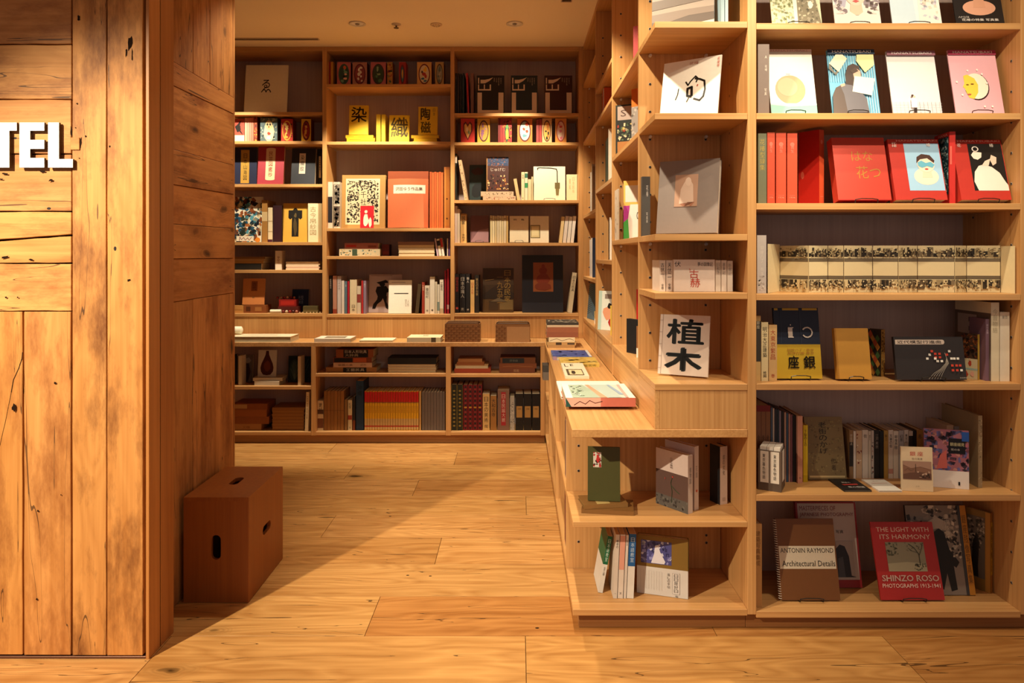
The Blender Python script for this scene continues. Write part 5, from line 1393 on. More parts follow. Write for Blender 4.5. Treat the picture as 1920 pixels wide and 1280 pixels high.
GRID = [('r', 0, 0, 1, 1, '#e9e3e2'), ('r', 0, 0, 1, .2, '#dcd8dc')] + [('r', i * .08, 0, i * .08 + .006, .2, '#c4c0c8') for i in range(13)] + [('r', 0, j * .04, 1, j * .04 + .003, '#c4c0c8') for j in range(5)] + [('e', .42, .285, .028, .02, '#4a342c'), ('e', .45, .27, .025, .018, '#e2bda4'), ('p', [(.37, .10), (.38, .24), (.43, .26), (.50, .22), (.49, .10)], '#f4f0ee'), ('p', [(.41, .02), (.42, .10), (.48, .10), (.47, .02)], '#3a2c2c')] + hb('#8a5a68')
face('R2', 1675, 1767, 97, DW, .004, '#e9e3e2', 'white magazine with a tiny standing figure over a grid, second shelf', GRID, tilt=TL, wire='black wire stand under the tiny figure magazine', name='magazine', cat='magazine')
MOON = [('r', 0, 0, 1, 1, '#eab2bc'), ('e', .51, .43, .26, .21, '#3a1c20'), ('e', .50, .44, .25, .20, '#f6ecd8'), ('p', [(.26, .60), (.34, .62), (.48, .56), (.54, .46), (.52, .34), (.42, .24), (.32, .26), (.28, .34), (.26, .40), (.22, .43), (.26, .48)], '#edcf4c'), ('e', .32, .46, .03, .01, '#7a4a1c'), ('e', .42, .47, .035, .01, '#7a4a1c'), ('e', .33, .31, .04, .012, '#c05a48')] + [('e', x, y, .02, .016, '#f8ece4') for x, y in ((.36, .68), (.56, .69), (.18, .30), (.1, .5), (.72, .48), (.76, .12), (.6, .12), (.64, .62))] + hb('#a83a58')
face('R2', 1793, 1884, 95, DW, .004, '#eab2bc', 'pink magazine with a yellow moon face, second shelf right end', MOON, tilt=TL, wire='black wire stand under the pink moon magazine', name='magazine', cat='magazine')

# red row
row('R3', .05, [(1421.5, 1437.5, 250, '#6a6a50', 'olive grey', {'t': '花椿型録集', 'tc': '#a8904a', 'd': .22, 'lab': 'olive grey spine with gold characters, left end of third shelf, display bookcase'})])
for i, (a, b) in enumerate(((1438.5, 1453), (1455, 1474), (1476, 1495))):
    row('R3', .05, [(a, b, 248.5 + i * .6, '#c4482a', 'bright red', {'d': .22, 'lab': 'bright red hardback spine, %s of three beside the olive spine, display bookcase' % nth(i + 1), 'art': [('e', .5, .84, .22, .03, '#e0705a'), ('v', '資生', .34, .72, .68, .82, '#e8866e'), ('r', .2, .12, .8, .125, '#e0705a'), ('t', '1936', .24, .08, .78, .105, '#e8866e')]})])
face('R3', 1497, 1536, 249, .0, .030, '#c02418', 'red hardback turned with its cover to the left, third shelf of display bookcase', [('e', .2, .42, .08, .05, '#d0604a')], tilt=0, spine='+x', yaw=-58, Y=2.93, right_art=[('r', 0, 0, 1, 1, '#d8532e'), ('e', .5, .84, .22, .03, '#e8866e'), ('r', .2, .12, .8, .125, '#e8866e')])
face('R3', 1572, 1672, 258, .05, .045, '#bc3a28', 'thick red slipcase with gold brush script, third shelf of display bookcase', [('t', 'はな', .34, .62, .74, .78, '#b0742a'), ('t', '花つ', .4, .34, .86, .54, '#b0742a'), ('r', 0, 0, 1, .012, '#a81c18')], tilt=14, spine='-x', pages='#b01e1c', wire='black wire stand under the red slipcase')
PH1 = [('r', .30, .15, .985, .93, '#9ec4e0'), ('e', .66, .38, .24, .14, '#f0dcc4'), ('p', [(.58, .36), (.78, .36), (.76, .50), (.62, .50)], '#eccfb4'), ('e', .68, .58, .17, .13, '#f2d8c0'), ('p', [(.50, .60), (.52, .70), (.62, .75), (.78, .73), (.86, .64), (.84, .60), (.72, .68), (.58, .66)], '#4a3028'), ('p', [(.52, .61), (.60, .64), (.68, .60), (.78, .62), (.85, .57), (.80, .52), (.70, .55), (.60, .52), (.53, .55)], '#6ab4cc'), ('e', .68, .50, .035, .012, '#c03a3c'), ('t', 'HANATSUBAKI', .16, .955, .96, .985, '#e8b0a0'), ('v', '花椿', .06, .86, .16, .95, '#e8d0c4'), ('t', '椿', .74, .87, .82, .93, '#e8d0c4')]
face('R3', 1680, 1777, 261, .04, .045, '#b83024', 'thick red book with a woman in blue glasses on its cover, third shelf', PH1, tilt=15, pages='#e8dcc4', wire='black wire stand under the blue glasses book')
face('R3', 1752, 1780, 256, .0, .022, '#b82018', 'red book with teal speckled cover turned sideways, between two portrait books', [('r', .02, .14, .95, .94, '#1e4048'), ('g', .03, .15, .94, .93, 260, .007, ['#cfd8d4', '#0e1c24', '#5a8a94', '#8aa8a8']), blob(.08, .6, .06, .14, '#c05a44', 10, .2, 1), ('t', 'HANA', .3, .95, .9, .985, '#e8b0a0')], tilt=0, spine='+x', yaw=-95, Y=2.88, right_art=[('r', 0, 0, 1, 1, '#c8302a'), ('r', .1, .55, .4, .8, '#d86a5a')])
PH2 = [('r', .30, .15, .985, .93, '#18120f'), ('p', [(.38, .15), (.32, .30), (.36, .46), (.46, .56), (.56, .58), (.72, .54), (.86, .44), (.94, .30), (.985, .24), (.985, .15)], '#efe2d4'), ('p', [(.52, .56), (.66, .56), (.72, .68), (.60, .64)], '#ecd4c0'), ('p', [(.34, .74), (.40, .80), (.56, .78), (.54, .70), (.46, .66), (.38, .68)], '#f0e0d0'), ('e', .44, .84, .07, .045, '#efe4d8'), ('e', .44, .84, .045, .03, '#18120f'), ('p', [(.70, .66), (.74, .74), (.84, .70), (.82, .60), (.74, .56)], '#e6cbb4'), ('t', 'HANATSUBAKI', .10, .955, .96, .985, '#e8b0a0'), ('t', '椿', .74, .87, .82, .93, '#d8ccc0'), ('t', '花', .08, .87, .16, .93, '#e8d0c4')]
face('R3', 1803, 1897, 262, .04, .045, '#b83024', 'thick red book with black portrait of a woman drinking, right end of third shelf', PH2, tilt=15, pages='#e8dcc4', wire='black wire stand under the drinking woman book')

# panorama folding book
z4, yf4, _ = PLACE['R4']
row('R4', .05, [(1419.5, 1437, 441, '#b8aca4', 'silver grey', {'art': [('v', '銀座八丁 街並', .36, .3, .7, .82, '#d8ccc0'), ('g', .1, .05, .9, .3, 20, .006, ['#a89a90', '#ccc0b4'])], 'd': .2, 'lab': 'silver grey spine at the left end beside the folding panorama'})])
acc = empty('folding_book', (0, 0, 0), 'unfolded zigzag panorama book with old street photographs, fourth shelf of display bookcase', 'book')
acc.location = (X(1660, 2.78), 2.78, z4)
ax, ay = acc.location.x, acc.location.y
pts_px = [1440, 1462, 1516, 1552, 1582, 1636, 1684, 1720, 1790, 1812, 1876, 1903]
dep = [2.745, 2.90, 2.80, 2.83, 2.80, 2.83, 2.80, 2.83, 2.80, 2.83, 2.80, 2.72]
def strip(u0, u1, v0, v1, r, dark, n, flip):
    out = []
    x = u0
    while x < u1 - .01:
        wd_ = r.uniform(.04, .14)
        x2 = min(x + wd_, u1)
        hgt = r.uniform(.35, 1.0) * (v1 - v0)
        c = r.choice(dark)
        out.append(('r', x, v1 - hgt if flip else v0, x2, v1 if flip else v0 + hgt, c))
        x = x2
    return out
for i in range(len(pts_px) - 1):
    xa, xb = X(pts_px[i], dep[i]), X(pts_px[i + 1], dep[i + 1])
    top = {0: 457, 10: 461}.get(i, 460)
    h = Z(top, 2.81) - z4 - .001
    dx, dy = xb - xa, dep[i + 1] - dep[i]
    L = math.hypot(dx, dy)
    nx_, ny_ = dy / L, -dx / L
    tk = .0016
    mb = MB()
    ins = .0015
    ux, uy = dx / L, dy / L
    p = [(xa + ux * ins - ax, dep[i] + uy * ins - ay), (xb - ux * ins - ax, dep[i + 1] - uy * ins - ay)]
    q = [(a - nx_ * tk, b - ny_ * tk) for a, b in p]
    mb.prism([p[0], p[1], q[1], q[0]], .0005, h, '#e0cda0')
    pg = mb.build('page', M_paint, acc)
    if 1 <= i <= 9:
        r = random.Random(40 + i)
        ar = Art(lambda u, v, e, p=p, ux=ux, uy=uy: (p[0][0] + ux * u + nx_ * e, p[0][1] + uy * u + ny_ * e, .0005 + v), L - 2 * ins, h, e=.00025)
        dk = ['#3a3024', '#5a4a36', '#2a231c', '#7a6a50', '#94825f']
        it = [('r', 0, 0, 1, 1, '#d9c69a'), ('r', 0, .28, 1, .355, '#6a5c48'), ('r', 0, .655, 1, .73, '#6a5c48')]
        it += strip(0, 1, .76, .97, r, dk, 0, False)
        it += strip(0, 1, .05, .27, r, dk + ['#cdb98c', '#b8a478'], 0, True)
        it += [('g', 0, .76, 1, .95, 40, .005, ['#cdb98c', '#2a231c', '#a8946c']), ('g', 0, .08, 1, .27, 50, .005, ['#e0cfa4', '#2a231c', '#4a3c2c'])]
        ar.draw(it)
        ar.mb.build('photo_print', M_print, pg)

# fifth shelf
row('R5', .055, [(1416.5, 1426.5, 592, '#c8a468', 'cream and dark', {'b': [(.3, .92, '#3a342c')], 't': '銀座', 'tc': '#c8bca0'}), (1427.5, 1440.5, 604, '#dcc898', 'cream', {'t': '明治大正建築', 't2': '絵図'}), (1441.5, 1457, 609, '#cfa870', 'light tan', {'t': '大東京繁昌', 'tc': '#a8482c', 't2': '巻'})], depth=.17)
GIN = [('r', 0, .48, 1, 1, '#1c2438'), ('r', 0, 0, 1, .48, '#c09c24'), ('r', .02, .965, .10, .995, '#b8942c'), ('r', .20, .965, .56, .995, '#b8942c'), ('r', .64, .965, .97, .995, '#b8942c'), ('l', [(.16, .98), (.14, .5)], .0015, '#3c4658'), ('l', [(.58, .98), (.58, .5)], .0015, '#3c4658'), ('t', 'I', .30, .58, .40, .72, '#d8ccc0'), ('r', .30, .575, .42, .59, '#d8ccc0'), ('r', .30, .71, .42, .722, '#d8ccc0'), ('e', .36, .755, .012, .01, '#d8ccc0'),
       ('l', [(.72 + .11 * cos(t_ / 10), .65 + .07 * sin(t_ / 10)) for t_ in range(-25, 26, 5)], .005, '#d8ccc0'), ('T', '座', .26, .14, .50, .32, '#2a2214', .005), ('T', '銀', .60, .14, .86, .32, '#2a2214', .005), ('t', '図絵八丁・街並', .26, .39, .84, .42, '#8a4a20'), ('t', '銀座社編 東京', .26, .345, .84, .375, '#8a4a20')]
face('R5', 1456.5, 1542, 577, .075, .012, '#1c2438', 'navy and mustard book with two big characters, fifth shelf of display bookcase', GIN, tilt=9, wire='black wire stand under the navy and mustard book')
face('R5', 1571, 1635, 615, .055, .022, '#c08a34', 'plain tan cloth notebook leaning on the fifth shelf of display bookcase', [('r', .0, 0, .05, 1, '#a87228')], tilt=10, pages='#8a5c24', wire='black wire stand under the plain tan notebook')
DIA = [('r', 0, 0, 1, 1, '#3a2c1c')] + [('p', [(.33 * i + (.165 if j % 2 else 0) - .16, .09 * j), (.33 * i + (.165 if j % 2 else 0), .09 * j - .09), (.33 * i + (.165 if j % 2 else 0) + .16, .09 * j), (.33 * i + (.165 if j % 2 else 0), .09 * j + .09)], ('#b0502c', '#4a6a3c', '#2a2420', '#c8883c')[(i * 2 + j) % 4]) for i in range(0, 4) for j in range(1, 11)]
DIA = [d for d in DIA if d[0] != 'p' or all(-.01 <= u <= 1.01 and -.01 <= v <= 1.01 for u, v in d[1])]
face('R5', 1624, 1652, 616, .0, .032, '#5a3c20', 'book with diamond checked cover turned left and ornate tan spine', DIA, tilt=0, spine='+x', yaw=-52, Y=2.905, right_art=[('r', 0, 0, 1, 1, '#c08c44'), ('g', .05, .05, .95, .95, 50, .006, ['#5a3c20', '#8a6230', '#e0b870'])])
KIN = [('r', .02, .82, .70, .93, '#c8b4a4'), ('e', .70, .875, .03, .055, '#c8b4a4'), ('t', '近代模型行進曲', .05, .84, .68, .915, '#241c18')]
for (a, b, c) in ((.50, .58, 'w'), (.46, .49, 'w'), (.58, .60, 'r'), (.64, .60, 'r'), (.58, .52, 'r'), (.64, .52, 'r'), (.60, .43, 'w'), (.66, .43, 'w'), (.78, .66, 'w'), (.74, .58, 'r'), (.80, .49, 'w'), (.84, .49, 'w'), (.89, .49, 'w'), (.80, .33, 'r'), (.86, .33, 'r'), (.91, .33, 'r'), (.80, .22, 'r'), (.86, .22, 'r'), (.92, .22, 'w'), (.56, .49, 'w'), (.52, .66, 'r')):
    KIN.append(('r', a - .018, b - .025, a + .018, b + .025, '#e4dcd0' if c == 'w' else '#c8402c'))
for k in range(5):
    KIN.append(('l', [(.44 + k * .04, .02), (.52 + k * .03, .15), (.62 + k * .015, .25), (.70 + k * .01, .38), (.72, .5), (.70, .62)], .0013, '#a89c8c'))
KIN.append(('t', '鉄道模型', .88, .03, .98, .06, '#a89c8c'))
face('R5', 1682, 1813, 631, .045, .014, '#2a2322', 'wide black book with a pale title strip and red and white squares, fifth shelf', KIN, tilt=10, pages='#c8b898', wire='black wire stand under the wide black book')
face('R5', 1802, 1833, 624, .0, .014, '#4a3020', 'dark picture book with red figures and yellow spine, turned left on fifth shelf', [('g', .0, .45, 1, 1, 90, .010, ['#3a2418', '#7a3a20', '#241a14', '#94562c']), ('r', 0, 0, 1, .45, '#d0bc94'), ('r', 0, .2, 1, .24, '#9ab0a4'), blob(.55, .35, .1, .06, '#b8442c', 10, .2, 1), blob(.3, .1, .14, .07, '#b8442c', 10, .2, 2), blob(.7, .12, .12, .06, '#e0a890', 10, .2, 3), ('e', .55, .43, .05, .03, '#d8a884')], tilt=0, spine='+x', yaw=-60, Y=2.835, right_art=[('r', 0, 0, 1, 1, '#c8a03c')])
row('R5', .05, [(1848, 1854.5, 598, '#7a5a68', 'mauve purple', {'t': '都市風景', 'tc': '#c8b0b8', 'dy': .01, 'd': .10}), (1858, 1873.5, 567, '#ddd0b0', 'tall ivory', {'t': '今昔物語', 'tc': '#b0a284', 'd': .225, 'left': [('r', 0, 0, 1, .86, '#6a584a'), ('r', .08, .56, .62, .82, '#a8968a'), ('r', .40, .60, .58, .66, '#4a4440'), ('r', .40, .72, .58, .78, '#4a4440'), ('l', [(.70, .02), (.70, .84)], .0012, '#8a7868')], 'lab': 'tall ivory book with brown band and two labels, right end of fifth shelf'}), (1875, 1893, 585, '#e4dac4', 'white', {'art': [('t', '東京', .2, .9, .8, .95, '#8a8078')], 'd': .2})], depth=.15)

# sixth shelf
row('R6', .15, [(1418.5, 1444.5, 760, '#7a1a18', 'dark red boxed', {'b': [(.005, .92, '#8a5c3c')], 'art': [('l', [(.33, .01), (.33, .92)], .0012, '#4a2018'), ('l', [(.66, .01), (.66, .92)], .0012, '#4a2018')] + [('v', '全国方言', .06 + .33 * i, .3, .24 + .33 * i, .62, '#4a2c1c') for i in range(3)], 'd': .22, 'lab': 'dark red slipcase holding three tan volumes, left end of sixth shelf', 'name': 'boxed_book'})], depth=.2)
for i, (a, b, c, wd) in enumerate([(1445.3, 1448.5, '#4a5a70', 'steel blue'), (1449, 1452, '#cdb8a8', 'pale'), (1452.5, 1457, '#2a2a38', 'navy'), (1457.5, 1460.5, '#2c3a44', 'dark teal'), (1461, 1464.5, '#8a7a88', 'mauve'), (1465, 1470, '#1f1a1c', 'black'), (1470.5, 1474, '#b8907c', 'pinkish'), (1474.5, 1478, '#38506a', 'blue'), (1478.5, 1482, '#a87a70', 'rose'), (1482.5, 1486, '#7a4a54', 'plum'), (1486.5, 1493, '#181416', 'broad black')]):
    row('R6', .15, [(a, b, 764 + i * 1.5, c, wd, {'lab': '%s slim book, %s of the dark row beside the red slipcase, sixth shelf' % (wd, nth(i + 1))})], depth=.18)
row('R6', .15, [(1495.5, 1505, 780, '#c88c74', 'salmon pink', {'dy': -.015, 't2': '丸', 'd': .2, 'lab': 'salmon pink spine standing proud of the dark row, sixth shelf'}), (1506, 1514.5, 797, '#d8b818', 'bright yellow', {'t': '下駄の上の', 'tc': '#6a5410', 'b': [(.0, .12, '#b8980f')], 'd': .16, 'lab': 'bright yellow spine beside the salmon pink one, sixth shelf'})])
TK = [('r', .02, .03, .96, .06, '#c8b07c'), ('r', .02, .03, .035, .97, '#8a744c')] + [('g', .05, .08, .95, .95, 120, .005, ['#6a5434', '#94804f'])] + [('v', '老街のかげ', .36, .40, .56, .92, '#2a2014'), ('v', '作者', .62, .14, .74, .34, '#4a3a24')]
face('R6', 1516, 1588, 781, .17, .02, '#7d6740', 'olive brown woodblock style book with brushed title, sixth shelf', TK, tilt=11, pages='#c8b07c')
cols6 = [('#8a6844', 'kraft', {'b': [(.25, .75, '#241c18')], 't': '銀座百点', 'tc': '#cfc0a8'}), ('#d8ccc0', 'white', {}), ('#c0a080', 'tan patterned', {'art': [('g', .05, .3, .95, .95, 12, .006, ['#7a2c24', '#e0d0b8'])]}), ('#cfc2b4', 'pale', {'t': '街'}), ('#c8baa8', 'grey cream', {'t': '東京人'}), ('#b8aca4', 'speckled', {'art': [('g', .1, .05, .9, .95, 12, .005, ['#8a3a30', '#4a4a44'])]}), ('#1a1616', 'black', {'t': '江戸東京', 'tc': '#8a8078'}), ('#16181a', 'black slim', {}), ('#a8823c', 'gold brown', {'t': '路上', 'tc': '#3a2814'}), ('#d4c6b8', 'white red', {'t': '文豪の街', 'b': [(.1, .2, '#c08a7c')]}), ('#d8ccbc', 'white', {'t': '銀座界隈'}), ('#a8a4a4', 'grey', {'t': '幻景'}), ('#d0c4b8', 'ivory', {'t': '東京記', 'b': [(.55, .75, '#b0a090')]}), ('#c0b0a0', 'beige', {'b': [(.3, .9, '#2a2420')]}), ('#14100f', 'dark', {}), ('#9a6a28', 'amber', {'t': '志'})]
xs6 = [1592, 1600, 1605, 1616.5, 1628, 1633.5, 1639, 1649, 1657, 1665.5, 1675, 1685, 1695, 1703.5, 1712, 1718.5, 1731]
for i, (c, wd, op) in enumerate(cols6):
    o2 = dict(op)
    o2['name'], o2['cat'] = 'paperback', 'paperback'
    o2['lab'] = '%s paperback, %s of the low row right of the brown book, sixth shelf' % (wd, nth(i + 1))
    row('R6', .195, [(xs6[i] + .3, xs6[i + 1] - .3, 806 + (i * 5 % 3), c, wd, o2)], depth=.13)
row('R6', .20, [(1775, 1788, 797, '#c8a88c', 'pale tan', {'lab': 'pale tan spine behind the pink patterned book, sixth shelf'}), (1789, 1800, 799, '#8a8484', 'broad grey', {'lab': 'broad grey spine behind the pink patterned book, sixth shelf'}), (1834, 1842, 779, '#a08a68', 'sand speckled', {'dy': -.12, 'art': [('g', .05, .05, .95, .95, 40, .004, ['#7a6648', '#c0aa84'])], 'd': .24, 'lab': 'tall sand coloured spine at the right end, sixth shelf'})])
# sleeve with white volumes, turned on its corner
slv = empty('book_set', (X(1421.5, 2.762), 2.762, PLACE['R6'][0] + .0004), 'corner-on grey brown sleeve holding white spined volumes, front left of sixth shelf', 'book')
slv.rotation_euler.z = radians(-28)
hs = Z(838, 2.73) - PLACE['R6'][0]
sw, sdp = .085, .098
MB().box(0, sw, 0, sdp, 0, hs * .16, '#5c4c40').box(0, sw, .0, .004, hs * .16, hs * .90, '#6a594c').box(.0, .004, .004, sdp, hs * .16, hs * .90, '#5c4c40').box(sw - .004, sw, .004, sdp, hs * .16, hs * .90, '#5c4c40').build('sleeve', M_paint, slv)
for i in range(3):
    MB().box(.006 + i * .025, .0295 + i * .025, .006, sdp - .004, hs * .162, hs * .97, '#ece2d4').build('volume', M_paint, slv)
MB().box(.008, .038, -.0012, -.0001, hs * .18, hs * .88, '#e8dece').build('label_slip', M_paint, slv)
MB().box(.046, .077, -.0012, -.0001, hs * .18, hs * .88, '#e8dece').build('label_slip', M_paint, slv)
MB().box(sw + .0001, sw + .0012, .022, .070, hs * .2, hs * .88, '#e8dece').build('label_slip', M_paint, slv)
ar = Art(lambda u, v, e: (.008 + u, -.0012 - e, hs * .18 + v), .069, hs * .7)
ar.draw([('v', '東京暮色物語', .12, .1, .27, .92, '#3a3028'), ('v', '東京暮色物語', .70, .1, .85, .92, '#3a3028')])
ar.build('title', slv)
def lay(sh, px0, px1, py_f, t, d, col, label, top, yaw=0):
    z = PLACE[sh][0]
    Y = (H - z) * F / (py_f - CY)
    w = X(px1, Y) - X(px0, Y)
    mb, pm = boards(w, d, t, 'z', '-x', col, '#e0d4bc')
    finish('book', mb, pm, (X(px0, Y), Y, z + .0004), (0, 0, radians(yaw)), label, 'book', 'books lying on the sixth shelf', [('cover_print', 'top', top)], (w, d, t))
lay('R6', 1583, 1635, 922, .006, .14, '#1a1616', 'flat black paperback with red and white title lying on sixth shelf', [('t', '銀座の', .3, .62, .62, .72, '#e0d8d0'), ('p', [(.2, .5), (.8, .56), (.78, .44), (.24, .42)], '#c04038'), ('t', '夜の物語', .3, .2, .9, .32, '#c8c0b8')])
lay('R6', 1648, 1692, 922.5, .006, .14, '#e8e0d4', 'flat white paperback with red line lying on sixth shelf', [('l', [(.16, .62), (.86, .64)], .003, '#c87a6c'), ('t', '東京', .35, .78, .6, .84, '#b8aca0')])
FG = [('t', '銀 座', .28, .80, .70, .90, '#c03c34'), ('t', '街の風景', .34, .71, .68, .76, '#8a7a68'), ('r', .05, .27, .95, .68, '#8a6450'), ('p', [(.05, .27), (.95, .27), (.95, .40), (.6, .44), (.3, .42), (.05, .38)], '#6a4a3c'), ('p', [(.05, .60), (.3, .52), (.6, .56), (.95, .50), (.95, .68), (.05, .68)], '#a88470'), ('g', .5, .3, .9, .46, 18, .006, ['#3a2c24', '#c8a890', '#5a4034']), ('l', [(.45, .44), (.45, .62)], .0016, '#3a2c24'), ('l', [(.1, .46), (.2, .52), (.3, .47), (.4, .5)], .001, '#4a362c'), ('t', '古書', .44, .1, .56, .13, '#a89a84')]
face('R6', 1690.5, 1750, 837, .02, .008, '#e2cba6', 'cream book with red title and old harbour photograph, sixth shelf', FG, tilt=3, yaw=-8, Y=2.745)
PK = [('g', 0, .3, 1, 1, 130, .014, ['#b86a78', '#3a2c38', '#5a5880', '#c88a84', '#2a2434', '#6a68a0']), ('p', [(.28, .32), (.52, .34), (.5, .66), (.36, .56)], '#cf6a62'), ('r', 0, 0, 1, .30, '#e6dcd4'), ('r', .55, .60, .92, .86, '#14131a'), ('t', '銀座細見', .58, .73, .90, .79, '#d8cfa0'), ('t', '街の本', .60, .65, .80, .69, '#c8c0b8'), ('r', .84, .82, 1, .98, '#2a58a8'), ('r', .76, .06, .80, .12, '#1a1818')]
face('R6', 1733, 1817, 803, .0, .012, '#a86a78', 'paperback with pink and violet scribble cover and white base, sixth shelf', PK, tilt=1, yaw=-16, Y=2.80, spine='+x', right_art=[('r', 0, 0, 1, 1, '#e2d8cc')])

# bottom shelf
row('R7', .03, [(1413.5, 1428.5, 982, '#b88a54', 'kraft paper', {'t': '建築写真集成', 'tc': '#7a5430', 'd': .22, 'lab': 'kraft paper spine at the left end of the bottom shelf, display bookcase'})])
AR = [('r', .03, .38, .98, .66, '#d8ccb4'), ('t', 'ANTONIN RAYMOND', .055, .575, .955, .635, '#241c16'), ('t', 'Architectural Details', .07, .41, .965, .48, '#241c16')]
ab = face('R7', 1464, 1576, 972, .075, .008, '#6e431f', 'brown spiral bound book on architectural details with cream title band, bottom shelf', AR, tilt=13, spine=None, pages='#8a6a44', wire='black wire stand under the brown spiral bound book')
hA = max(v.co.z for v in ab.data.vertices)
for k in range(34):
    zz = .006 + k * (hA - .012) / 33
    MB().tube([(.004, -.0015, zz), (-.005, -.003, zz + .001), (-.0065, .004, zz + .0015), (-.002, .0095, zz + .001), (.004, .0095, zz)], .0011, (.72, .66, .58), 4).build('spiral_ring', M_white, ab)
MA = [('r', .03, .09, .97, .985, '#b4a49a'), ('r', 0, 0, 1, .085, '#94262a'), ('t', 'MASTERPIECES OF', .06, .90, .66, .955, '#7a3434'), ('t', 'JAPANESE PHOTOGRAPHY', .06, .82, .95, .875, '#7a3434'), ('t', '写真', .64, .63, .76, .67, '#3a302c'), ('r', .62, .12, .90, .54, '#a8988e'), ('p', [(.60, .12), (.60, .44), (.68, .50), (.76, .48), (.82, .36), (.84, .14), (.92, .12)], '#2a2a30'), ('p', [(.62, .12), (.64, .34), (.72, .36), (.74, .12)], '#4a4a50')]
face('R7', 1502, 1617, 941, .185, .02, '#8a2226', 'large pale book of photography masterpieces with dark red border, behind the spiral book', MA, tilt=11)
LG = [('t', 'THE LIGHT WITH', .08, .87, .92, .93, '#d8b8a4'), ('t', 'ITS HARMONY', .12, .775, .93, .835, '#d8b8a4'), ('r', .19, .36, .80, .735, '#8a8268'), ('p', [(.19, .36), (.8, .36), (.8, .46), (.5, .48), (.19, .46)], '#a8a080'), ('g', .19, .56, .38, .73, 36, .006, ['#4a4a38', '#5c5a44', '#6a6850']), ('g', .60, .37, .79, .46, 24, .005, ['#4a4a38', '#5c5a44']), ('l', [(.70, .44), (.70, .58), (.64, .66), (.56, .71)], .003, '#3c3a2c'), ('l', [(.70, .56), (.76, .66), (.78, .72)], .002, '#3c3a2c'), ('l', [(.68, .6), (.60, .62), (.54, .66)], .0014, '#3c3a2c'), ('g', .50, .62, .79, .73, 22, .003, ['#3c3a2c', '#4a4838']), ('T', 'SHINZO ROSO', .06, .235, .955, .315, '#f0dccc', .0025), ('t', 'PHOTOGRAPHS 1913-1941', .05, .155, .955, .205, '#e8d0c0')]
face('R7', 1652, 1772, 978, .075, .008, '#a82420', 'red book of light and harmony photographs with a tree picture, bottom shelf', LG, tilt=18, pages='#b8a888', wire='black wire stand under the red photograph book')
ST = [('r', 0, 0, 1, 1, '#7c7064'), ('g', .0, .45, 1, 1, 150, .014, ['#2a2420', '#a89a88', '#4a4038', '#8a7c6c', '#c8baa4']), ('p', [(.0, 0), (.86, 0), (.86, .3), (.5, .4), (.0, .3)], '#84766a'), ('p', [(.28, .70), (.36, .82), (.50, .87), (.64, .82), (.70, .70), (.5, .74)], '#a89a88'), ('p', [(.44, .70), (.52, .74), (.60, .70), (.66, .5), (.80, .36), (.74, .30), (.70, .32), (.72, .06), (.62, .04), (.58, .24), (.50, .06), (.42, .08), (.46, .34), (.42, .54)], '#17130f'), ('g', .7, .4, .98, .6, 30, .008, ['#2a2420', '#b8aa94']), ('r', .86, 0, .905, 1, '#3a3a3c'), ('r', .905, 0, 1, 1, '#b87a24'), ('v', '銀座残像写真集', .915, .12, .985, .9, '#6a4414'), ('v', '銀座残像', .62, .66, .7, .9, '#c8bca8')]
face('R7', 1714, 1829, 947, .125, .012, '#2a2420', 'black and white street photograph book with amber edge strip, bottom shelf', ST, tilt=12)
face('R7', 1811, 1857, 950, .0, .019, '#7a5a24', 'street photograph book turned left with bright yellow spine label, bottom shelf right end', [('r', .05, .15, .78, .92, '#5a5046'), ('g', .06, .5, .77, .91, 60, .010, ['#2a2420', '#8a7c6c', '#a89a88']), ('p', [(.2, .16), (.3, .6), (.44, .72), (.56, .6), (.5, .3), (.52, .16)], '#17130f'), ('r', .8, 0, 1, 1, '#a8742c')], tilt=0, spine='+x', yaw=-54, Y=2.915, right_art=[('r', 0, 0, 1, 1, '#a8742c'), ('r', .02, .22, .98, .88, '#c89a14'), ('v', '銀座残像', .26, .42, .76, .84, '#3a2810'), ('v', '写真集', .3, .26, .6, .4, '#5a3c14')])

# ================================================================ corner shelves
MT = [('r', 0, 0, 1, 1, '#968678'), ('p', [(0, .0), (1, 0), (1, .12), (.7, .09), (.3, .05), (0, .06)], '#cbbcaa'), ('p', [(0, .06), (.3, .05), (.7, .09), (1, .12), (1, .22), (.6, .2), (.2, .12), (0, .14)], '#5a4e46'), ('p', [(0, .14), (.2, .12), (.6, .2), (1, .22), (1, .3), (.5, .28), (0, .24)], '#7c6c60'), ('p', [(0, .3), (.4, .34), (1, .4), (1, .52), (.5, .46), (0, .42)], '#6a5c52'), ('p', [(0, .6), (.5, .66), (1, .64), (1, 1), (0, 1)], '#a89888')]
face('P1', 1222, 1339, -75, .0, .02, '#8a7a6c', 'landscape photograph book with grey mountain slopes, top of corner shelves', MT, tilt=6, yaw=-18, Y=2.86, spine='+x', right_art=[('r', 0, 0, 1, 1, '#9ab0b8')])
row('P1', .06, [(1352, 1358.5, -60, '#8fa6ae', 'pale blue grey', {'lab': 'pale blue grey spine beside the mountain book, top of corner shelves'}), (1359.5, 1365.5, -62, '#9ab0b6', 'light grey blue', {'lab': 'light grey blue thin spine next to the divider, top of corner shelves'})])
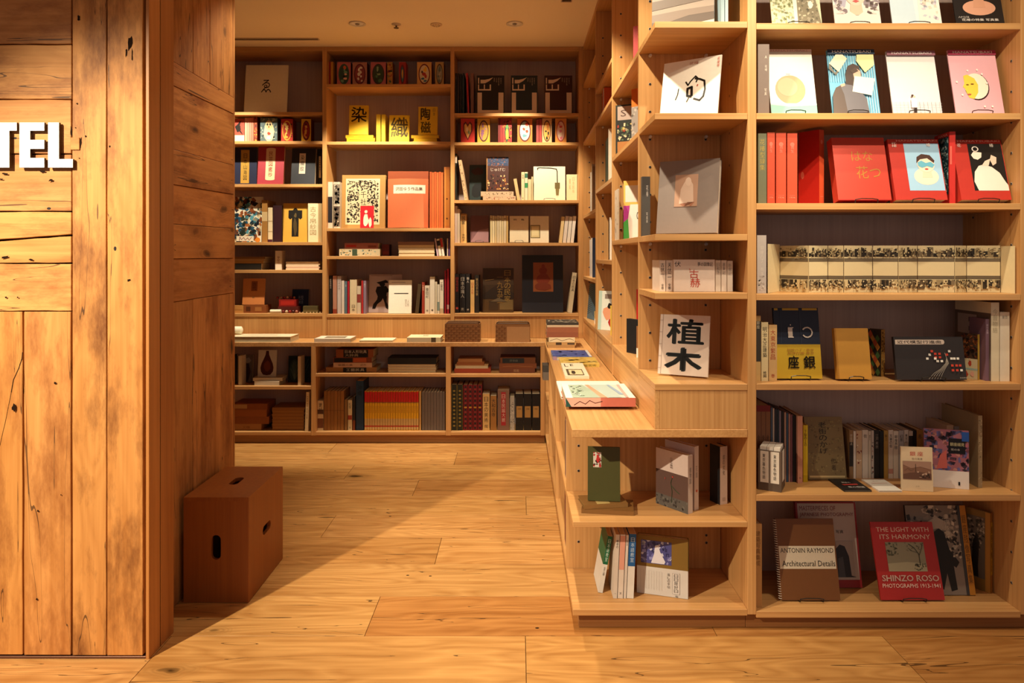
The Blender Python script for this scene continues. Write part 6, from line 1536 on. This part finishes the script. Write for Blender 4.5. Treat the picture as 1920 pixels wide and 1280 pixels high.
KAN = [('l', [(.30, .52), (.29, .42), (.26, .34)], .005, '#191310'), ('l', [(.42, .62), (.46, .56), (.50, .62), (.58, .70), (.62, .66), (.60, .60)], .006, '#191310'), ('l', [(.58, .66), (.66, .64), (.74, .60), (.76, .46), (.74, .34), (.68, .28), (.58, .32)], .0075, '#191310'), ('l', [(.46, .50), (.46, .38), (.53, .36)], .009, '#191310'), ('l', [(.46, .50), (.53, .52), (.54, .38)], .010, '#191310'), ('l', [(.50, .36), (.46, .28)], .004, '#191310'), ('e', .63, .54, .012, .014, '#c04838'), ('t', '花椿', .46, .90, .62, .95, '#a8705c'), ('v', '花椿號', .94, .80, .98, .97, '#c8402c'), ('l', [(.80, .42), (.90, .5)], .001, '#a89a90')]
face('P2', 1236, 1345, 121, .0, .005, '#f2e9da', 'white magazine with one large brushed character, corner shelves below the mountain book', KAN, tilt=12, yaw=-35, Y=2.90, wire='black wire stand under the brushed character magazine', spine='-x', right_art=[('r', 0, 0, 1, 1, '#f4ecdc')])
GB = [('r', .28, .36, .66, .80, '#b8927a'), ('p', [(.36, .40), (.38, .60), (.44, .70), (.52, .74), (.58, .66), (.60, .42)], '#d8bca8'), ('e', .50, .70, .05, .06, '#e0c4b0'), ('p', [(.38, .40), (.44, .36), (.50, .42), (.56, .36), (.62, .42)], '#a8745c'), ('l', [(.28, .36), (.66, .36)], .002, '#8a6a58')]
face('P3', 1230, 1344, 304, .0, .026, '#8a7c74', 'thick grey art book with a small faded figure photo, corner shelves', GB, tilt=10, yaw=-30, Y=2.93, pages='#f0e4d0', spine='-x', wire='black wire stand under the thick grey art book')
row('P3', .0, [(1198.5, 1214, 331, '#4c4844', 'dark grey', {'art': [('v', '花椿', .5, .66, .75, .86, '#d8d0c8'), ('v', '写真展', .5, .22, .7, .4, '#c8c0b8')], 'd': .03, 'lab': 'dark grey upright card with white lettering at the left of the corner shelves'})], Y=2.985)
row('P4', .10, [(1236.5, 1248, 488, '#e2d0c0', 'white', {'t': '古伏一', 't2': '全巻', 'lab': 'white spine, leftmost of the white pack on the corner shelves'}), (1249, 1261.5, 488, '#dccabc', 'white', {'t': '天伏二', 't2': '全巻', 'lab': 'white spine, second from left in the white pack on corner shelves'})], depth=.15)
face('P4', 1263.5, 1340.5, 486.5, .085, .02, '#e4d2c4', 'white book with a red brush emblem facing out in the white pack, corner shelves', [('t', '伏', .02, .78, .17, .94, '#241c18'), ('t', '夢の図像記', .58, .79, .95, .92, '#4a3c34'), ('t', '古', .38, .42, .60, .68, '#b83a28'), ('t', '赫', .40, .14, .64, .42, '#b83a28'), ('l', [(.40, .66), (.38, .72)], .002, '#b83a28')], tilt=1)
row('P4', .10, [(1341.5, 1351.5, 488, '#e2d4c4', 'white', {'t': '日和下', 'tc': '#8a8078', 'lab': 'white spine, third from right in the white pack on corner shelves'}), (1352.5, 1362.5, 488, '#e6d8ca', 'white', {'t': '墨東記', 'tc': '#8a8078', 'lab': 'white spine, second from right in the white pack on corner shelves'}), (1363.5, 1374, 489, '#e2d6c8', 'white', {'t': '断腸記', 'tc': '#a89c90', 'lab': 'white spine, rightmost of the white pack on corner shelves'})], depth=.15)
UE = [('T', '植', .14, .50, .90, .94, '#141010', .016), ('T', '木', .12, .05, .88, .47, '#141010', .03), ('l', [(.06, 0), (.06, 1)], .0012, '#8a7468')] + [('l', [(0, .1 + .2 * k), (.06, .1 + .2 * k)], .001, '#8a7468') for k in range(5)]
face('P5', 1233, 1327, 588.5, .0, .012, '#d8c4b4', 'pinkish white stitched book with two huge black characters on the corner box', UE, tilt=11, yaw=-27, Y=2.90, wire='black wire stand under the huge black characters book')

# ================================================================ open end below the counter
zN = PLACE['N1'][0]
def flatN(px0, px1, Y, t, d, lift, yaw, col, label, top, pages='#8a6a3c'):
    w = X(px1, Y) - X(px0, Y)
    mb, pm = boards(w, d, t, 'z', '-y', col, pages)
    finish('book', mb, pm, (X(px0, Y), Y, zN + .0004 + lift), (0, 0, radians(yaw)), label, 'book', 'kraft books under the green book', [('cover_print', 'top', top)] if top else [], (w, d, t))
flatN(1090, 1187, 2.790, .016, .135, 0, -8, '#80582c', 'lower kraft coloured flat book under the green book, open end', [('e', .14, .3, .03, .06, '#3a2814')])
flatN(1096, 1180, 2.785, .016, .115, .0168, 8, '#8c6434', 'upper kraft coloured flat book with pale label under the green book', [('r', .3, .05, .6, .4, '#c8ac6c')])
face('N1', 1102, 1163, 837, .0, .018, '#46441a', 'dark green cloth book with small red and white picture label, open end', [('r', .17, .62, .42, .90, '#cfc4b4'), ('g', .17, .62, .42, .90, 26, .007, ['#1c1614', '#b02a24', '#d8d0c4', '#b02a24']), blob(.31, .78, .05, .08, '#b82a28', 9, .3, 1)], tilt=8, lift=.0335, Y=2.83, yaw=-6, wire=None)
face('N1', 1230, 1290, 838, .0, .028, '#cbb8ae', 'white and brown book with a plant on its cover, turned left, open end', [('r', 0, 0, 1, .63, '#5c443c'), ('r', 0, 0, 1, .20, '#5a544e'), ('g', 0, 0, 1, .2, 40, .008, ['#4a4440', '#6a645c', '#3a3430']), ('l', [(.5, .1), (.52, .3), (.48, .45), (.54, .58)], .003, '#2a3420'), ('l', [(.5, .4), (.62, .34), (.74, .3)], .003, '#38482c'), ('e', .54, .56, .02, .015, '#b83a34'), ('e', .30, .50, .02, .02, '#8a4038'), ('v', '小さな植物', .46, .70, .54, .90, '#5a4c48')], tilt=0, spine='+x', yaw=-52, Y=2.905, right_art=[('r', 0, 0, 1, 1, '#d8ccc4'), ('v', '植物図', .3, .5, .7, .8, '#8a807c')])
face('N1', 1247, 1302, 823, .0, .026, '#cdbab4', 'taller white book just behind the plant cover book, open end', (), tilt=0, spine='+x', yaw=-52, Y=2.935, right_art=[('r', 0, 0, 1, 1, '#dccfc8'), ('v', '花譜', .3, .5, .7, .7, '#9a8e8a'), ('e', .5, .3, .2, .02, '#c85a48')])
face('N1', 1331, 1350, 831, .0, .038, '#1c1a1c', 'black covered book with broad white spine standing at the right, open end', [('r', .1, .1, .8, .85, '#262426')], tilt=0, spine='+x', yaw=-64, Y=2.935, right_art=[('r', 0, 0, 1, 1, '#d4c4bc'), ('v', '庭の文化', .36, .5, .66, .86, '#6a5c58'), ('r', .3, .06, .7, .12, '#b8a8a0')])
zN2 = PLACE['N2'][0]
row('N2', .0, [(1121, 1130, 1005, '#d8d2c8', 'white and green', {'lean': 10, 'left': [('r', 0, .5, 1, 1, '#15603c')], 'b': [(.5, 1, '#15603c')], 'art': [('v', '日本語教室', .25, .55, .8, .95, '#b8d0c0'), ('v', '全三巻', .3, .3, .7, .46, '#5a5450')], 'd': .16, 'lab': 'leaning white and green paperback, leftmost on the bottom of the open end'})], Y=2.83)
row('N2', .0, [(1149.5, 1157, 1002, '#cfc2b4', 'pale grey', {'lean': 2.5, 't': '食卓の', 't2': '一', 'lab': 'pale grey upright spine after the leaning green book, open end'}), (1158, 1168, 1002, '#d8cabc', 'white and coral', {'lean': 2.5, 'b': [(.45, .98, '#d89a84')], 't2': '文', 'lab': 'white and coral upright spine in the bottom row, open end'}), (1169, 1174, 1003, '#d4c8bc', 'off white', {'lean': 2.5, 't': '旅の本', 'lab': 'off white slim spine left of the blue book, open end'}), (1175, 1188, 1001, '#ddd6cc', 'blue and white', {'lean': 2.5, 'left': [('r', 0, .5, 1, 1, '#1f5a94')], 'b': [(.5, 1, '#1f5a94')], 'art': [('v', '日本語教室', .25, .56, .8, .95, '#b8cce0')], 'lab': 'blue and white upright paperback beside the gold covered book, open end'})], depth=.15, Y=2.785)
GC = [('r', 0, .47, 1, 1, '#7c5e26'), ('r', 0, 0, 1, .47, '#cfc8c0'), ('r', .08, .53, .68, .92, '#4a4a84'), ('g', .08, .53, .68, .92, 60, .010, ['#8a8ac0', '#2c2c5c', '#c8c8dc', '#6a6aa8']), ('p', [(.28, .54), (.34, .70), (.36, .84), (.42, .86), (.46, .74), (.56, .58), (.54, .54)], '#d8d4dc'), ('r', .70, .05, .84, .42, '#d8d0c8'), ('l', [(.70, .06), (.70, .41), (.84, .41), (.84, .06), (.70, .06)], .0008, '#6a6460'), ('v', '日日是好日', .73, .08, .81, .40, '#4a4440'), ('v', '暮しの手帖', .60, .14, .65, .40, '#6a6460'), ('e', .78, .025, .025, .014, '#8a8480')] + [('l', [(.08 + .05 * k, .10), (.08 + .05 * k, .42)], .0008, '#b0a8a0') for k in range(9)]
face('N2', 1194, 1290, 1001, .0, .024, '#8a6a2c', 'gold brown book with blue photograph and pale paper band, open end', GC, tilt=2, yaw=-17, Y=2.835, spine='+x', right_art=[('r', 0, 0, 1, .44, '#cfc8c0'), ('r', 0, .44, 1, 1, '#6a7a2c'), ('r', .2, .5, .5, .95, '#3a6a5a')])

# ================================================================ books on the aisle side
def sface(z, Yfar, w, h, thick, dx, col, label, art=(), tilt=0, yaw=-90, pages=CREAM, group='books on the aisle side', spine='-x', right_art=()):
    mb, pm = boards(w, thick, h, 'y', spine, col, pages)
    tl = radians(tilt)
    pr = []
    if art:
        pr.append(('cover_print', 'front', art))
    if right_art:
        pr.append(('side_print', 'right', right_art))
    return finish('book', mb, pm, (XU + dx, Yfar, z + .0004 + thick * sin(tl)), (-tl, 0, radians(yaw)), label, 'book', group, pr, (w, thick, h))
sface(SHZ['G2'], 3.865, .13, .275, .03, .012, '#23241f', 'dark book with pale title panel and photograph collage, nearest aisle bay below the top', [('r', .08, .70, 1, .97, '#b09c90'), ('t', 'S F', .22, .77, .92, .90, '#5a4038'), ('g', .08, .30, 1, .64, 40, .014, ['#c8a860', '#5a6a50', '#a83c2c', '#2c2824', '#d8c8a0']), ('r', .08, .06, .8, .28, '#a8703c'), ('r', .8, .06, .98, .28, '#7a2c24')], yaw=-28)
sface(SHZ['G2'], 3.60, .12, .30, .02, .055, '#c8641c', 'orange edged book leaning beside the collage book, nearest aisle bay', [('r', 0, 0, .5, .7, '#8a8078'), ('g', 0, 0, .5, .7, 16, .012, ['#5a5048', '#a89c90'])], yaw=-50)
sface(SHZ['G1'], 3.70, .16, .30, .025, .08, '#a81412', 'plain red book in the top of the nearest aisle bay', (), yaw=-40)
sface(SHZ['G3'], 3.80, .12, .315, .012, .045, '#efe6da', 'white magazine with orange, purple and green side bands, nearest aisle bay', [('r', 0, .58, 1, 1, '#f0c060'), ('r', .08, .64, .9, .92, '#ece4d8'), ('p', [(0, .58), (.28, .58), (.2, .36), (0, .3)], '#b83a94'), ('p', [(0, .30), (.2, .36), (.26, 0), (0, 0)], '#4aa848'), ('r', .3, 0, 1, .6, '#f2ece2'), ('t', 'GT', .58, .34, .92, .48, '#1c1614')], yaw=-22)
sface(SHZ['G3'], 3.89, .13, .27, .006, .010, '#d8c8b4', 'thin curling magazine behind the white one, nearest aisle bay', [('g', 0, 0, 1, 1, 20, .012, ['#8a7a6c', '#e8dccc'])], yaw=-90)
sface(SHZ['G4'], 3.60, .17, .17, .022, .03, '#1c1b1d', 'black book with white page edge at the foot of the nearest aisle bay', [('r', .6, .05, .85, .9, '#5a5450')], yaw=-62, pages='#e0d8cc')
sface(SHZ['G4'], 3.42, .13, .15, .02, .05, '#8a5a34', 'brown and white book in front of the black one, nearest aisle bay', [('r', 0, 0, 1, .3, '#e8dccc')], yaw=-50)
sface(SHZ['G4'], 3.75, .14, .31, .022, .105, '#b01414', 'tall red book standing behind at the foot of the nearest aisle bay', [('r', .4, .7, .9, .85, '#d8b0a8')], yaw=-45)
def srow(z, Y0, items, dx, depth=.15, group='books on the aisle side', where='', hmax=9):
    """spines facing the aisle, from the near end to the far end: (thickness, height, colour, words)"""
    y = Y0
    for i, (t, h, c, wd) in enumerate(items):
        h = min(h, hmax)
        mb, pm = boards(t, depth, h, 'x', '-y', c, CREAM)
        finish('book', mb, pm, (XU + dx, y + t, z + .0004), (0, 0, radians(-90)), '%s spine, %s from the near end %s' % (wd, nth(i + 1), where), 'book', group, [], (t, depth, h))
        y += t + .0008
srow(SHZ['H2'], 4.52, [(.022, .235, '#c8501e', 'orange'), (.02, .24, '#e0d4c8', 'white'), (.02, .24, '#8aa0bc', 'pale blue'), (.022, .25, '#b8281c', 'red'), (.024, .25, '#b01c18', 'dark red')], .03, where='in the second aisle bay, upper shelf', hmax=.183)
srow(SHZ['H3'], 4.46, [(.018, .36, '#ece0cc', 'cream'), (.05, .31, '#23423a', 'broad dark green'), (.05, .31, '#2a4a42', 'green'), (.045, .305, '#1f3a34', 'deep green')], .05, where='in the second aisle bay, third shelf')
srow(SHZ['H4'], 4.56, [(.016, .27, '#f0e6d8', 'white'), (.03, .25, '#1a1614', 'black'), (.02, .26, '#191513', 'thin black')], .07, where='in the second aisle bay, fourth shelf')
sface(SHZ['H5'], 4.70, .16, .255, .01, .008, '#dfe0d4', 'pale green magazine with orange figures, foot of the second aisle bay', [('r', 0, 0, .16, 1, '#b8ccc0'), ('r', .3, .8, .9, .92, '#8a7a70'), blob(.55, .45, .3, .2, '#e09a74', 12, .2, 1), blob(.7, .2, .2, .12, '#b03028', 10, .2, 2), blob(.55, .62, .1, .08, '#241a14', 9, .2, 3)], yaw=-40, tilt=4)
sface(SHZ['H5'], 4.38, .10, .18, .03, .05, '#d8b44c', 'yellow and white book before the pale green magazine, second aisle bay', [('r', .3, 0, 1, .7, '#f0e6d4')], yaw=-60)
srow(SHZ['I3'], 5.24, [(.03, .34, '#8a6848', 'tan'), (.02, .36, '#a88a68', 'light tan'), (.035, .30, '#d8d0c4', 'white'), (.02, .30, '#8a8a8c', 'grey'), (.03, .31, '#e0d8cc', 'ivory'), (.02, .30, '#3a3634', 'black')], .03, where='in the far aisle bay, third shelf')
srow(SHZ['I4'], 5.22, [(.02, .29, '#24304a', 'navy'), (.08, .29, '#e4dcd4', 'broad white'), (.06, .28, '#d8d4d0', 'pale'), (.05, .28, '#e0dcd8', 'white')], .03, where='in the far aisle bay, fourth shelf')
sface(SHZ['I5'], 5.55, .26, .27, .01, .02, '#5a7480', 'blue grey magazine with curved stripes, foot of the far aisle bay', [('l', [(0, .06 * k), (.4, .06 * k + .1), (1, .06 * k - .1)], .004, '#2c3840') for k in range(2, 16)], yaw=-80, tilt=5)
sface(SHZ['I5'], 5.10, .12, .09, .02, .03, '#c8a868', 'small straw book at the foot of the far aisle bay', [('r', 0, 0, 1, .4, '#e8dcc8')], yaw=-70)
# low shelves under the aisle counter
XO = XL - XU
srow(SHZ['J1'], 3.10, [(.03, .28, '#c8b088', 'cream patterned'), (.03, .27, '#b8a070', 'straw'), (.028, .28, '#cdb890', 'pale'), (.03, .26, '#3a342c', 'black')] + [(.024 + .004 * (k % 3), .25 + .02 * (k % 3), ['#8a6a44', '#d0c4b0', '#7a3a2c', '#4a4a44', '#c8b48c'][k % 5], ['brown', 'white', 'russet', 'grey', 'beige'][k % 5]) for k in range(4)], XO + .012, where='on the low aisle shelf nearest the end')
srow(SHZ['J2'], 3.10, [(.03, .28, '#7c1414', 'dark red'), (.03, .28, '#8a1a16', 'red'), (.028, .27, '#7c1414', 'deep red'), (.03, .29, '#6a1210', 'maroon')] + [(.026, .26 + .02 * (k % 3), ['#8a1c18', '#c8b48c', '#4a2c20', '#a83a28', '#2c2824'][k % 5], ['red', 'beige', 'brown', 'brick', 'black'][k % 5]) for k in range(5)], XO + .012, where='on the lowest aisle shelf nearest the end', hmax=.282)
srow(SHZ['K1'], 3.96, [(.024 + .004 * (k % 3), .24 + .02 * (k * 3 % 4), ['#c8b8a0', '#b03a3c', '#d8d0c4', '#5a7a94', '#3a3430', '#c89a4c'][k % 6], ['cream', 'crimson', 'white', 'blue', 'black', 'ochre'][k % 6]) for k in range(6)], XO + .012, where='on the middle low aisle shelf')
srow(SHZ['K2'], 3.96, [(.026, .25 + .02 * (k * 3 % 4), ['#8a2a24', '#c8b8a0', '#4a3a2c', '#9a8a74'][k % 4], ['red', 'cream', 'brown', 'grey'][k % 4]) for k in range(6)], XO + .012, where='on the middle lowest aisle shelf', hmax=.282)
bxm = MB().box(0, .16, 0, .14, 0, .055, '#6a5c50').box(0, .16, 0, .14, .0562, .10, '#3c3630').build('card_box', M_paint, None, (XL - .035, 4.90, SHZ['M1'] + .0004 + .162))
tag(bxm, 'grey brown box jutting out under the far end of the aisle counter', 'box', 'card boxes')
bk = MB().box(0, .12, 0, .16, 0, .16, '#4a3c30').build('card_box', M_paint, None, (XL + .03, 4.89, SHZ['M1'] + .0008))
tag(bk, 'brown box carrying the jutting grey box under the aisle counter', 'box', 'card boxes')
srow(SHZ['M2'], 4.80, [(.028, .26 + .02 * (k * 3 % 4), ['#3a2c24', '#d8d0c8', '#c83c5c', '#7a2420', '#c8b89c'][k % 5], ['dark', 'white', 'pink', 'maroon', 'cream'][k % 5]) for k in range(8)], XO + .012, where='on the far lowest aisle shelf', hmax=.282)
